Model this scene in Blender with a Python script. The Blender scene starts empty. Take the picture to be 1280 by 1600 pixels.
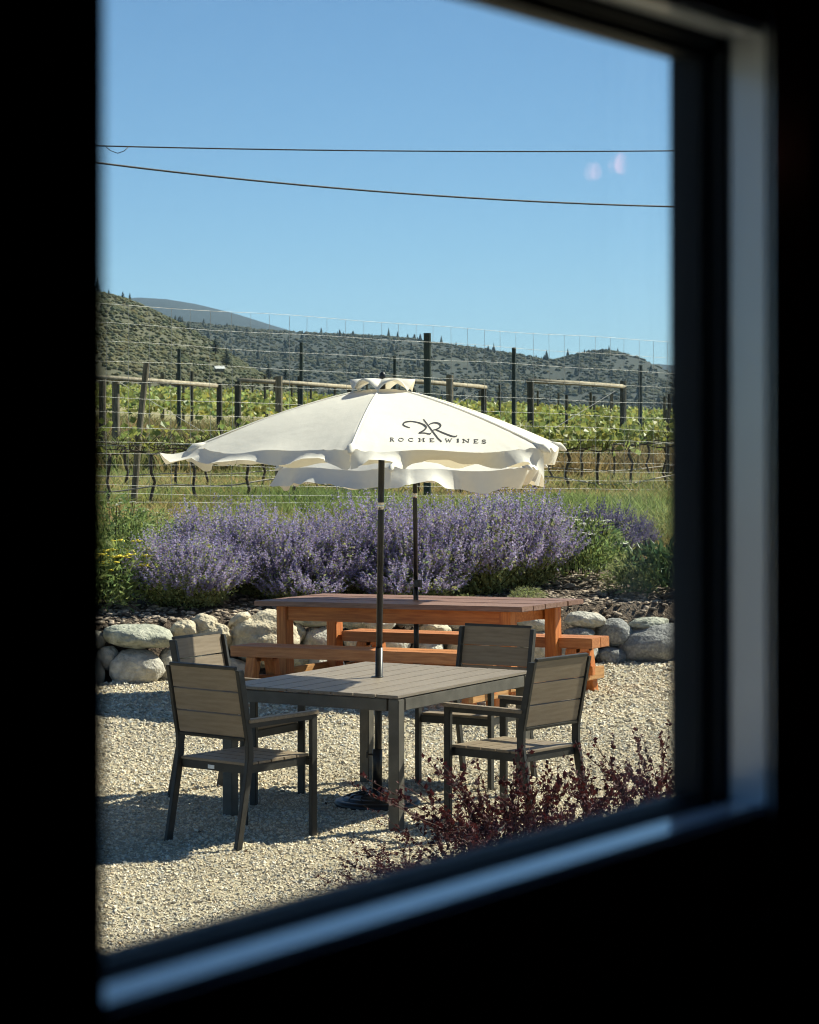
import bpy, bmesh, math, random
import numpy as np
from mathutils import Vector, Matrix, noise
from mathutils.bvhtree import BVHTree

R = math.radians
rng = np.random.default_rng(7)
random.seed(7)
scene = bpy.context.scene
COL = scene.collection

# ------------------------------------------------------------------ camera, sky, sun, exposure
CAM_H = 2.19
FPX = 3777.8          # focal length in photograph pixels (85 mm, 1600 px high)
HOR = 669.0           # horizon row in the photograph
cam_d = bpy.data.cameras.new('camera')
cam = bpy.data.objects.new('camera', cam_d)
COL.objects.link(cam)
cam.location = (0, 0, CAM_H)
cam.rotation_euler = (R(90), 0, 0)
cam_d.sensor_fit = 'VERTICAL'
cam_d.sensor_height = 36.0
cam_d.lens = 85.0
cam_d.shift_y = -(800 - HOR) / 1600.0
cam_d.clip_start = 0.03
cam_d.clip_end = 60000
cam_d.dof.use_dof = True
cam_d.dof.focus_distance = 15.5
cam_d.dof.aperture_fstop = 12.5
scene.camera = cam

SUN_EL = R(43)
SUN_AZ = math.atan2(0.861, 0.508)          # from +Y towards +X
sun_dir = Vector((math.sin(SUN_AZ) * math.cos(SUN_EL), math.cos(SUN_AZ) * math.cos(SUN_EL), math.sin(SUN_EL)))
world = bpy.data.worlds.new('World')
scene.world = world
world.use_nodes = True
wn = world.node_tree
sky = wn.nodes.new('ShaderNodeTexSky')
sky.sky_type = 'NISHITA'
sky.sun_disc = False
sky.sun_elevation = SUN_EL
sky.sun_rotation = SUN_AZ
sky.altitude = 600
sky.air_density = 0.78
sky.dust_density = 0.0
sky.ozone_density = 10.0
bg = wn.nodes['Background']
bg.inputs['Strength'].default_value = 0.05
wn.links.new(sky.outputs[0], bg.inputs[0])
sun_l = bpy.data.lights.new('sun', 'SUN')
sun_l.energy = 4.1
sun_l.angle = R(0.53)
sun_l.color = (1.0, 0.915, 0.86)
sun = bpy.data.objects.new('sun', sun_l)
COL.objects.link(sun)
sun.rotation_euler = sun_dir.to_track_quat('Z', 'Y').to_euler()
scene.view_settings.view_transform = 'Standard'
scene.view_settings.look = 'None'
scene.view_settings.gamma = 1.0
scene.view_settings.use_curve_mapping = False
scene.view_settings.exposure = 1.38
scene.render.engine = 'CYCLES'
scene.cycles.use_denoising = True
scene.cycles.filter_width = 1.05
scene.cycles.max_bounces = 6
scene.cycles.diffuse_bounces = 3
scene.cycles.glossy_bounces = 3
scene.cycles.transparent_max_bounces = 16
scene.cycles.volume_bounces = 0
scene.cycles.sample_clamp_indirect = 6.0


# ------------------------------------------------------------------ helpers
def at(px, py, Y):
    return Vector(((px - 640) / FPX * Y, Y, CAM_H - (py - HOR) / FPX * Y))


def tag(o, label=None, cat=None, group=None, kind=None):
    if label: o['label'] = label
    if cat: o['category'] = cat
    if group: o['group'] = group
    if kind: o['kind'] = kind
    return o


def empty(name, loc=(0, 0, 0), rz=0.0):
    o = bpy.data.objects.new(name, None)
    COL.objects.link(o)
    o.location = loc
    o.rotation_euler = (0, 0, rz)
    o.empty_display_size = 0.1
    return o


def link_mesh(name, me, mat=None, parent=None):
    o = bpy.data.objects.new(name, me)
    COL.objects.link(o)
    if mat is not None and len(me.materials) == 0:
        me.materials.append(mat)
    if parent is not None:
        o.parent = parent
    return o


def mesh_np(name, V, F, mat=None, tint=None, smooth=False):
    """mesh from numpy arrays, faces all of one size"""
    V = np.asarray(V, np.float32); F = np.asarray(F, np.int32)
    me = bpy.data.meshes.new(name)
    n, k = F.shape
    me.vertices.add(len(V)); me.vertices.foreach_set('co', V.ravel())
    me.loops.add(n * k); me.loops.foreach_set('vertex_index', F.ravel())
    me.polygons.add(n)
    me.polygons.foreach_set('loop_start', np.arange(0, n * k, k, dtype=np.int32))
    me.polygons.foreach_set('use_smooth', np.full(n, smooth))
    if tint is not None:
        a = me.color_attributes.new('tint', 'FLOAT_COLOR', 'POINT')
        t = np.ones((len(V), 4), np.float32); t[:, :3] = tint
        a.data.foreach_set('color', t.ravel())
    me.update(calc_edges=True)
    if mat is not None:
        me.materials.append(mat)
    return me


class MB:
    """collects boxes, tubes and other pieces into one mesh"""
    def __init__(s): s.v = []; s.f = []
    def add(s, V, F):
        b = len(s.v); s.v += [tuple(p) for p in V]; s.f += [tuple(i + b for i in q) for q in F]; return s
    def box(s, c, size, M=None):
        hx, hy, hz = size[0] / 2, size[1] / 2, size[2] / 2
        V = [Vector((x, y, z)) for z in (-hz, hz) for y in (-hy, hy) for x in (-hx, hx)]
        if M is not None: V = [M @ p for p in V]
        V = [p + Vector(c) for p in V]
        return s.add(V, [(0, 2, 3, 1), (4, 5, 7, 6), (0, 1, 5, 4), (2, 6, 7, 3), (0, 4, 6, 2), (1, 3, 7, 5)])
    def beam(s, a, b, w, h, up=(0, 0, 1)):
        a = Vector(a); b = Vector(b); d = b - a; L = d.length; d.normalize()
        u = Vector(up); x = d.cross(u)
        if x.length < 1e-4: x = d.cross(Vector((0, 1, 0)))
        x.normalize(); z = x.cross(d)
        M = Matrix((x, d, z)).transposed()
        return s.box((a + b) / 2, (w, L, h), M)
    def tube(s, pts, rad, n=8, caps=True):
        pts = [Vector(p) for p in pts]
        if not hasattr(rad, '__len__'): rad = [rad] * len(pts)
        V = []; F = []; px = None
        for i, p in enumerate(pts):
            d = (pts[min(i + 1, len(pts) - 1)] - pts[max(i - 1, 0)]).normalized()
            if px is None:
                px = d.cross(Vector((0, 0, 1)))
                if px.length < 1e-3: px = d.cross(Vector((0, 1, 0)))
            else:
                px = px - d * px.dot(d)
            px.normalize(); py = d.cross(px)
            for k in range(n):
                a = 2 * math.pi * k / n
                V.append(p + (px * math.cos(a) + py * math.sin(a)) * rad[i])
        for i in range(len(pts) - 1):
            for k in range(n):
                F.append((i * n + k, i * n + (k + 1) % n, (i + 1) * n + (k + 1) % n, (i + 1) * n + k))
        if caps:
            F.append(tuple(range(n - 1, -1, -1))); F.append(tuple((len(pts) - 1) * n + k for k in range(n)))
        return s.add(V, F)
    def lathe(s, prof, c=(0, 0, 0), n=24):
        V = []; F = []
        for r, z in prof:
            for k in range(n):
                a = 2 * math.pi * k / n
                V.append((c[0] + r * math.cos(a), c[1] + r * math.sin(a), c[2] + z))
        for i in range(len(prof) - 1):
            for k in range(n):
                F.append((i * n + k, i * n + (k + 1) % n, (i + 1) * n + (k + 1) % n, (i + 1) * n + k))
        F.append(tuple(range(n - 1, -1, -1))); F.append(tuple((len(prof) - 1) * n + k for k in range(n)))
        return s.add(V, F)
    def mesh(s, name, mat, smooth=False, bevel=0.0, seg=2):
        me = bpy.data.meshes.new(name)
        me.from_pydata(s.v, [], s.f)
        if bevel > 0:
            bm = bmesh.new(); bm.from_mesh(me)
            bmesh.ops.bevel(bm, geom=bm.edges[:], offset=bevel, segments=seg, affect='EDGES', clamp_overlap=True)
            bm.to_mesh(me); bm.free()
        me.update()
        if smooth:
            me.polygons.foreach_set('use_smooth', [True] * len(me.polygons))
        if mat is not None: me.materials.append(mat)
        return me
    def build(s, name, mat, parent=None, smooth=False, bevel=0.0, seg=2):
        return link_mesh(name, s.mesh(name, mat, smooth, bevel, seg), None, parent)


def copy_tree(o, parent=None):
    c = o.copy(); COL.objects.link(c); c.parent = parent
    for ch in list(o.children): copy_tree(ch, c)
    return c


# ------------------------------------------------------------------ materials
def mat_new(name):
    m = bpy.data.materials.new(name); m.use_nodes = True
    return m, m.node_tree.nodes, m.node_tree.links, m.node_tree.nodes['Principled BSDF']


def noise_mat(name, c1, c2, scale=8.0, rough=0.6, bump=0.0, bscale=60.0, detail=6.0, spec=0.4, metallic=0.0,
              tint=False, coords='Object', stretch=None, ramp=(0.35, 0.65), rough2=None, bdist=0.01, c3=None):
    m, N, L, P = mat_new(name)
    tc = N.new('ShaderNodeTexCoord')
    src = tc.outputs[coords]
    if stretch:
        mp = N.new('ShaderNodeMapping'); mp.inputs['Scale'].default_value = stretch
        L.new(src, mp.inputs[0]); src = mp.outputs[0]
    nz = N.new('ShaderNodeTexNoise'); nz.inputs['Scale'].default_value = scale; nz.inputs['Detail'].default_value = detail
    L.new(src, nz.inputs['Vector'])
    cr = N.new('ShaderNodeValToRGB')
    cr.color_ramp.elements[0].position = ramp[0]; cr.color_ramp.elements[1].position = ramp[1]
    cr.color_ramp.elements[0].color = (*c1, 1); cr.color_ramp.elements[1].color = (*c2, 1)
    if c3 is not None:
        e = cr.color_ramp.elements.new(min(0.98, ramp[1] + 0.15)); e.color = (*c3, 1)
    L.new(nz.outputs[0], cr.inputs[0])
    col = cr.outputs[0]
    if tint:
        at_ = N.new('ShaderNodeAttribute'); at_.attribute_name = 'tint'
        mx = N.new('ShaderNodeMix'); mx.data_type = 'RGBA'; mx.blend_type = 'MULTIPLY'
        mx.inputs[0].default_value = 1.0
        L.new(col, mx.inputs[6]); L.new(at_.outputs['Color'], mx.inputs[7]); col = mx.outputs[2]
    L.new(col, P.inputs['Base Color'])
    P.inputs['Roughness'].default_value = rough
    P.inputs['Specular IOR Level'].default_value = spec
    P.inputs['Metallic'].default_value = metallic
    if rough2 is not None:
        mr = N.new('ShaderNodeMapRange'); mr.inputs[3].default_value = rough; mr.inputs[4].default_value = rough2
        L.new(nz.outputs[0], mr.inputs[0]); L.new(mr.outputs[0], P.inputs['Roughness'])
    if bump > 0:
        n2 = N.new('ShaderNodeTexNoise'); n2.inputs['Scale'].default_value = bscale; n2.inputs['Detail'].default_value = 8
        L.new(src, n2.inputs['Vector'])
        b = N.new('ShaderNodeBump'); b.inputs['Strength'].default_value = bump; b.inputs['Distance'].default_value = bdist
        L.new(n2.outputs[0], b.inputs['Height']); L.new(b.outputs[0], P.inputs['Normal'])
    return m


def leaf_mat(name, c1, c2, trans=0.35, rough=0.5, scale=3.0, tcol=None):
    """foliage: diffuse and glossy front with light passing through, tinted leaf by leaf"""
    m, N, L, P = mat_new(name)
    at_ = N.new('ShaderNodeAttribute'); at_.attribute_name = 'tint'
    tc = N.new('ShaderNodeTexCoord')
    nz = N.new('ShaderNodeTexNoise'); nz.inputs['Scale'].default_value = scale
    L.new(tc.outputs['Object'], nz.inputs['Vector'])
    cr = N.new('ShaderNodeValToRGB')
    cr.color_ramp.elements[0].position = 0.35; cr.color_ramp.elements[1].position = 0.65
    cr.color_ramp.elements[0].color = (*c1, 1); cr.color_ramp.elements[1].color = (*c2, 1)
    L.new(nz.outputs[0], cr.inputs[0])
    mx = N.new('ShaderNodeMix'); mx.data_type = 'RGBA'; mx.blend_type = 'MULTIPLY'; mx.inputs[0].default_value = 1.0
    L.new(cr.outputs[0], mx.inputs[6]); L.new(at_.outputs['Color'], mx.inputs[7])
    L.new(mx.outputs[2], P.inputs['Base Color'])
    P.inputs['Roughness'].default_value = rough
    P.inputs['Specular IOR Level'].default_value = 0.35
    tr = N.new('ShaderNodeBsdfTranslucent')
    if tcol is None:
        L.new(mx.outputs[2], tr.inputs[0])
    else:
        tr.inputs[0].default_value = (*tcol, 1)
    ms = N.new('ShaderNodeMixShader'); ms.inputs[0].default_value = trans
    L.new(P.outputs[0], ms.inputs[1]); L.new(tr.outputs[0], ms.inputs[2])
    L.new(ms.outputs[0], N['Material Output'].inputs[0])
    return m


M = {}
M['gravel_bed'] = noise_mat('gravel_bed', (0.30, 0.25, 0.165), (0.46, 0.40, 0.28), 45, 0.9, 0.9, 110, bdist=0.012)
M['gravel'] = noise_mat('gravel_stone', (0.565, 0.485, 0.36), (0.67, 0.59, 0.46), 30, 0.85, 0.2, 200, tint=True)
M['mulch'] = noise_mat('mulch', (0.035, 0.024, 0.017), (0.14, 0.10, 0.07), 25, 0.95, 1.0, 60, bdist=0.03)
M['bark'] = noise_mat('bark_chip', (0.17, 0.13, 0.10), (0.42, 0.35, 0.28), 20, 0.9, tint=True)
M['soil_grass'] = noise_mat('field_soil', (0.16, 0.165, 0.06), (0.32, 0.265, 0.14), 0.35, 0.95, 0.8, 6, bdist=0.05, c3=(0.42, 0.30, 0.18))
M['grass'] = leaf_mat('grass_blade', (0.27, 0.275, 0.095), (0.42, 0.38, 0.17), 0.42, 0.6, 0.25)
M['cloth'] = None
m, N, L, P = mat_new('canvas_cloth')
P.inputs['Base Color'].default_value = (0.85, 0.82, 0.745, 1); P.inputs['Roughness'].default_value = 0.75
P.inputs['Specular IOR Level'].default_value = 0.2
tc = N.new('ShaderNodeTexCoord')
wv = N.new('ShaderNodeTexNoise'); wv.inputs['Scale'].default_value = 7.0; wv.inputs['Detail'].default_value = 8
L.new(tc.outputs['Object'], wv.inputs['Vector'])
bp = N.new('ShaderNodeBump'); bp.inputs['Strength'].default_value = 0.18; bp.inputs['Distance'].default_value = 0.03
L.new(wv.outputs[0], bp.inputs['Height']); L.new(bp.outputs[0], P.inputs['Normal'])
tr = N.new('ShaderNodeBsdfTranslucent'); tr.inputs[0].default_value = (0.80, 0.68, 0.48, 1)
ms = N.new('ShaderNodeMixShader'); ms.inputs[0].default_value = 0.24
L.new(P.outputs[0], ms.inputs[1]); L.new(tr.outputs[0], ms.inputs[2]); L.new(ms.outputs[0], N['Material Output'].inputs[0])
M['cloth'] = m
M['ink'] = noise_mat('black_print', (0.012, 0.012, 0.016), (0.02, 0.02, 0.026), 30, 0.6)
M['black_metal'] = noise_mat('black_powder_coat', (0.010, 0.010, 0.011), (0.018, 0.018, 0.020), 20, 0.3, rough2=0.42)
M['chrome'] = noise_mat('bright_steel', (0.6, 0.6, 0.6), (0.72, 0.72, 0.72), 20, 0.2, metallic=1.0)
M['frame_metal'] = noise_mat('chair_frame_metal', (0.022, 0.020, 0.017), (0.036, 0.033, 0.028), 14, 0.42, 0.05, 200, rough2=0.55)
M['slat'] = noise_mat('composite_slat', (0.185, 0.138, 0.090), (0.24, 0.185, 0.128), 6, 0.45, 0.12, 90,
                      stretch=(1, 12, 12), rough2=0.6)
M['slat_table'] = noise_mat('composite_table_slat', (0.19, 0.155, 0.12), (0.245, 0.205, 0.165), 6, 0.36, 0.1, 90,
                            stretch=(12, 1, 12), rough2=0.55)
M['table_metal'] = noise_mat('table_frame_metal', (0.078, 0.070, 0.057), (0.115, 0.105, 0.088), 10, 0.45, 0.05, 200, rough2=0.6)
M['wood'] = noise_mat('red_stained_wood', (0.42, 0.125, 0.030), (0.62, 0.225, 0.062), 3.5, 0.55, 0.25, 24, stretch=(1.2, 14, 14),
                      rough2=0.7, bdist=0.004)
M['wood_v'] = noise_mat('red_stained_wood_upright', (0.42, 0.125, 0.030), (0.62, 0.225, 0.062), 3.5, 0.55, 0.25, 24, stretch=(14, 14, 1.2),
                        rough2=0.7, bdist=0.004)
M['wood_top'] = noise_mat('weathered_stained_top', (0.16, 0.085, 0.06), (0.27, 0.155, 0.115), 4, 0.4, 0.25, 24, stretch=(1.2, 14, 14),
                          rough2=0.55, bdist=0.004)
M['wood_pale'] = noise_mat('pale_cut_wood', (0.36, 0.17, 0.055), (0.52, 0.28, 0.11), 5, 0.6, 0.25, 24, stretch=(14, 1.2, 14), bdist=0.004)
M['post'] = noise_mat('weathered_post', (0.10, 0.085, 0.058), (0.22, 0.19, 0.135), 5, 0.85, 0.5, 40, stretch=(6, 6, 0.8))
M['post_dark'] = noise_mat('dark_treated_post', (0.040, 0.040, 0.028), (0.085, 0.08, 0.055), 5, 0.85, 0.4, 40, stretch=(6, 6, 0.8))
M['post_green'] = noise_mat('green_steel_post', (0.018, 0.030, 0.022), (0.035, 0.05, 0.036), 6, 0.6, 0.2, 40)
M['rail'] = noise_mat('peeled_rail', (0.24, 0.20, 0.135), (0.38, 0.33, 0.235), 3, 0.8, 0.4, 40, stretch=(3, 3, 3))
M['wire'] = noise_mat('galvanised_wire', (0.24, 0.24, 0.23), (0.42, 0.42, 0.40), 12, 0.6, metallic=0.2)
M['wire_dark'] = noise_mat('dull_stay_wire', (0.20, 0.20, 0.20), (0.34, 0.34, 0.33), 9, 0.6)
M['hose'] = noise_mat('irrigation_hose', (0.24, 0.21, 0.17), (0.38, 0.34, 0.28), 3, 0.55)
M['cable'] = noise_mat('black_cable', (0.012, 0.013, 0.016), (0.02, 0.02, 0.024), 3, 0.6)
M['vine_wood'] = noise_mat('vine_bark', (0.055, 0.040, 0.028), (0.13, 0.10, 0.072), 20, 0.9, 0.8, 60)
M['vine_leaf'] = leaf_mat('vine_leaf', (0.20, 0.235, 0.055), (0.35, 0.37, 0.115), 0.45, 0.45, 1.2)
M['lav_leaf'] = leaf_mat('catmint_leaf', (0.25, 0.29, 0.11), (0.37, 0.40, 0.17), 0.45, 0.6, 4)
M['lav_flower'] = leaf_mat('catmint_flower', (0.30, 0.25, 0.415), (0.44, 0.385, 0.555), 0.48, 0.6, 4)
M['sage_flower'] = leaf_mat('sage_flower', (0.14, 0.12, 0.23), (0.22, 0.19, 0.32), 0.25, 0.6, 4)
M['yarrow_leaf'] = leaf_mat('yarrow_leaf', (0.16, 0.225, 0.07), (0.29, 0.345, 0.125), 0.45, 0.55, 5)
M['peony_leaf'] = leaf_mat('broad_leaf', (0.06, 0.105, 0.045), (0.12, 0.175, 0.075), 0.35, 0.4, 5)
M['yellow_flower'] = noise_mat('yellow_flower', (0.62, 0.48, 0.02), (0.75, 0.62, 0.06), 60, 0.7)
M['white_flower'] = noise_mat('white_flower', (0.55, 0.55, 0.42), (0.75, 0.75, 0.62), 60, 0.7)
M['barberry_leaf'] = leaf_mat('barberry_leaf', (0.030, 0.008, 0.011), (0.066, 0.014, 0.017), 0.25, 0.65, 9, tcol=(0.07, 0.012, 0.012))
M['barberry_stem'] = noise_mat('barberry_stem', (0.05, 0.02, 0.016), (0.09, 0.04, 0.03), 30, 0.8)
M['hill_brush'] = noise_mat('hill_brush_ground', (0.062, 0.064, 0.034), (0.085, 0.082, 0.044), 0.03, 0.95, c3=(0.15, 0.13, 0.08))
M['hill_forest'] = noise_mat('hill_forest_ground', (0.024, 0.030, 0.022), (0.036, 0.041, 0.028), 0.006, 0.95, c3=(0.065, 0.063, 0.043))
M['mountain'] = noise_mat('mountain_forest', (0.005, 0.011, 0.013), (0.009, 0.017, 0.018), 0.004, 0.95)
M['shrub'] = leaf_mat('hill_shrub', (0.085, 0.092, 0.042), (0.14, 0.135, 0.07), 0.5, 0.8, 0.02)
M['conifer'] = leaf_mat('conifer_needles', (0.022, 0.038, 0.022), (0.045, 0.06, 0.034), 0.1, 0.8, 0.05)
M['bark_tree'] = noise_mat('tree_bark', (0.06, 0.045, 0.03), (0.11, 0.085, 0.06), 10, 0.9)
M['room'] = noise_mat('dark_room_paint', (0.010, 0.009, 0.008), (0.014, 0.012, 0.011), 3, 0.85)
M['sash'] = noise_mat('dark_sash_paint', (0.010, 0.016, 0.026), (0.014, 0.021, 0.033), 8, 0.6, spec=0.15)
M['trim'] = noise_mat('grey_trim_paint', (0.66, 0.73, 0.85), (0.72, 0.78, 0.90), 8, 0.14, spec=0.7)
M['siding'] = noise_mat('dark_siding', (0.05, 0.045, 0.04), (0.08, 0.07, 0.06), 3, 0.8)
M['white_tag'] = noise_mat('white_tag', (0.7, 0.7, 0.68), (0.78, 0.78, 0.76), 60, 0.6)
M['barn'] = noise_mat('pale_metal_roof', (0.55, 0.55, 0.53), (0.66, 0.66, 0.64), 3, 0.5)
STONE = [
    noise_mat('boulder_grey', (0.33, 0.315, 0.275), (0.52, 0.49, 0.43), 16, 0.92, 1.0, 26, bdist=0.03, c3=(0.62, 0.58, 0.51)),
    noise_mat('boulder_green_grey', (0.25, 0.26, 0.21), (0.42, 0.42, 0.345), 12, 0.92, 1.0, 26, bdist=0.03, c3=(0.54, 0.52, 0.44)),
    noise_mat('boulder_tan', (0.42, 0.36, 0.26), (0.58, 0.51, 0.385), 14, 0.92, 1.0, 22, bdist=0.035, c3=(0.66, 0.59, 0.47)),
    noise_mat('boulder_dark', (0.15, 0.15, 0.15), (0.29, 0.29, 0.28), 40, 0.9, 1.0, 30, bdist=0.025, c3=(0.50, 0.48, 0.45)),
]
# ------------------------------------------------------------------ terrain
def smooth01(a, b, x):
    t = np.clip((x - a) / (b - a), 0, 1)
    return t * t * (3 - 2 * t)


def wall_y(x):
    return 20.75 + 0.40 * (np.asarray(x, float) + 2.5) - 0.02 * (np.asarray(x, float) + 2.5) ** 2 * 0


PROF_Y = np.array([-50, 21.2, 22.0, 23.0, 24.5, 27.0, 31.0, 43.0, 57.0, 80.0, 120.0, 200.0, 300.0, 600.0, 4000])
PROF_Z = np.array([0.0, 0.40, 0.46, 0.53, 0.66, 0.92, 1.16, 1.10, 1.15, 1.5, 2.15, 3.2, 3.6, 3.6, 3.6])


def ground_z(x, y):
    x = np.asarray(x, float); y = np.asarray(y, float)
    q = y - wall_y(np.clip(x, -8, 8))
    base = np.interp(y - 0.28 * np.clip(x, -6, 6) * (1 - smooth01(24, 32, y)), PROF_Y, PROF_Z)
    z = base * smooth01(0.18, 0.62, q)
    z = z - 0.045 * np.clip(x, -60, 60) * smooth01(45, 90, y)
    return z


def sheet(name, xs, ys, mat, zfun, kind='structure'):
    X, Yg = np.meshgrid(xs, ys)
    Z = zfun(X, Yg)
    V = np.stack([X, Yg, Z], -1).reshape(-1, 3)
    nx = len(xs); ny = len(ys)
    i = np.arange(nx - 1)[None, :] + nx * np.arange(ny - 1)[:, None]
    F = np.stack([i, i + 1, i + nx + 1, i + nx], -1).reshape(-1, 4)
    o = link_mesh(name, mesh_np(name, V, F, mat, smooth=True))
    tag(o, kind=kind)
    return o


# one ground sheet to the horizon; strips of it under the patio, the bed and the field
xs_n = np.concatenate([np.linspace(-3000, -80, 12), np.linspace(-60, -9, 10), np.linspace(-8, 8, 54), np.linspace(9, 60, 10), np.linspace(80, 3000, 12)])
v_rows = np.concatenate([np.linspace(0.1, 1.2, 12), np.linspace(1.5, 4.4, 10)])
def warp_sheet(name, mat, rows, xs, zf):
    """rows measured from the wall line"""
    X, Q = np.meshgrid(xs, rows)
    Yg = Q + wall_y(np.clip(X, -8, 8))
    Z = zf(X, Yg)
    V = np.stack([X, Yg, Z], -1).reshape(-1, 3)
    nx = len(xs); ny = len(rows)
    i = np.arange(nx - 1)[None, :] + nx * np.arange(ny - 1)[:, None]
    F = np.stack([i, i + 1, i + nx + 1, i + nx], -1).reshape(-1, 4)
    return tag(link_mesh(name, mesh_np(name, V, F, mat, smooth=True)), kind='structure')


warp_sheet('gravel_patio', M['gravel_bed'], np.array([-60, -30, -18, -12, -6, -2, 0.12]), xs_n, lambda x, y: ground_z(x, y) * 0)
warp_sheet('planting_bed', M['mulch'], np.linspace(0.1, 3.9, 24), xs_n, ground_z)
warp_sheet('field_ground', M['soil_grass'], np.concatenate([np.linspace(3.8, 14, 20), np.linspace(15, 60, 24), np.linspace(65, 300, 30), [400, 600, 1200, 3000, 12000]]), xs_n, ground_z)

# gravel: real stones over the part of the patio in view
ICO = None
bm = bmesh.new(); bmesh.ops.create_icosphere(bm, subdivisions=1, radius=1.0)
ICO_V = np.array([v.co[:] for v in bm.verts]); ICO_F = np.array([[v.index for v in f.verts] for f in bm.faces]); bm.free()


def rand_rot(n):
    q = rng.normal(size=(n, 4)); q /= np.linalg.norm(q, axis=1)[:, None]
    w, x, y, z = q.T
    return np.stack([np.stack([1 - 2 * (y * y + z * z), 2 * (x * y - z * w), 2 * (x * z + y * w)], -1),
                     np.stack([2 * (x * y + z * w), 1 - 2 * (x * x + z * z), 2 * (y * z - x * w)], -1),
                     np.stack([2 * (x * z - y * w), 2 * (y * z + x * w), 1 - 2 * (x * x + y * y)], -1)], 1)


OCT_V = np.array([(1, 0, 0), (-1, 0, 0), (0, 1, 0), (0, -1, 0), (0, 0, 1), (0, 0, -1)], float)
OCT_F = np.array([(0, 2, 4), (2, 1, 4), (1, 3, 4), (3, 0, 4), (2, 0, 5), (1, 2, 5), (3, 1, 5), (0, 3, 5)])


def stones_np(pos, size, tints, flat=0.75, oct_=False):
    ICO_V, ICO_F = (OCT_V, OCT_F) if oct_ else (globals()['ICO_V'], globals()['ICO_F'])
    n = len(pos)
    sc = size[:, None] * rng.uniform(0.6, 1.25, (n, 3))
    jit = rng.uniform(0.78, 1.18, (n, len(ICO_V), 1))
    P_ = ICO_V[None] * jit * sc[:, None, :]
    P_ = np.einsum('nij,nkj->nki', rand_rot(n), P_)
    P_[:, :, 2] *= flat
    P_ += pos[:, None, :]
    F_ = ICO_F[None] + (np.arange(n) * len(ICO_V))[:, None, None]
    T_ = np.repeat(tints[:, None, :], len(ICO_V), 1)
    return P_.reshape(-1, 3), F_.reshape(-1, 3), T_.reshape(-1, 3)


def gravel(y0, y1, dens, size):
    hw = lambda y: 0.145 * y + 0.35
    area = (y1 - y0) * 2 * hw(y1)
    n = int(area * dens)
    y = rng.uniform(y0, y1, n); x = rng.uniform(-hw(y1), hw(y1), n)
    k = (np.abs(x) < hw(y)) & (y < wall_y(x) + 0.05)
    x, y = x[k], y[k]; n = len(x)
    s = size * np.exp(np.clip(rng.normal(0, 0.34, n), -0.8, 0.75))
    pos = np.stack([x, y, s * rng.uniform(-0.1, 0.45, n)], -1)
    pat = np.array([noise.noise(Vector((a * 0.9, b * 0.7, 2.0))) + 0.6 * noise.noise(Vector((a * 3.1, b * 2.3, 5.0))) for a, b in zip(x, y)])
    g = rng.uniform(0.50, 1.28, n) * (1.0 + 0.22 * pat)
    warm = rng.normal(0, 0.05, n)
    t = np.stack([g * (1 + warm), g, g * (1 - 1.4 * warm)], -1)
    return stones_np(pos, s, t, 0.8, True)


parts = [gravel(9.6, 12.0, 4600, 0.0070), gravel(12.0, 14.5, 4000, 0.0074), gravel(14.5, 17.5, 2300, 0.0092), gravel(17.5, 23.5, 1000, 0.0125)]
off = 0; VV = []; FF = []; TT = []
for a, b, c in parts:
    VV.append(a); FF.append(b + off); TT.append(c); off += len(a)
go = link_mesh('gravel', mesh_np('gravel', np.concatenate(VV), np.concatenate(FF), M['gravel'], np.concatenate(TT)))
tag(go, 'pale beige crushed gravel covering the patio', 'gravel', kind='stuff')

# bark chips on the bed
n = 9000
x = rng.uniform(-3.6, 4.2, n); q = rng.uniform(0.4, 3.6, n) ** 1.0
y = wall_y(x) + q
s = 0.020 * np.exp(rng.normal(0, 0.45, n))
pos = np.stack([x, y, ground_z(x, y) + s * 0.3], -1)
g = rng.uniform(0.25, 1.6, n)
a, b, c = stones_np(pos, s, np.stack([g, g * 0.97, g * 0.93], -1), 0.45)
tag(link_mesh('bark_mulch', mesh_np('bark_mulch', a, b, M['bark'], c)), 'loose brown bark chips spread over the raised planting bed', 'mulch', kind='stuff')

# ------------------------------------------------------------------ hills
def px_profile(pts):
    xs = np.array([p[0] for p in pts], float); ys = np.array([p[1] for p in pts], float)
    return lambda px: np.interp(px, xs, ys)


def fbm(x, y, s, seed=0.0):
    out = np.empty(x.size)
    for i, (a, b) in enumerate(zip(x.ravel(), y.ravel())):
        out[i] = noise.fractal(Vector((a * s + seed, b * s - seed, seed)), 1.0, 2.0, 5)
    return out.reshape(x.shape)


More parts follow.
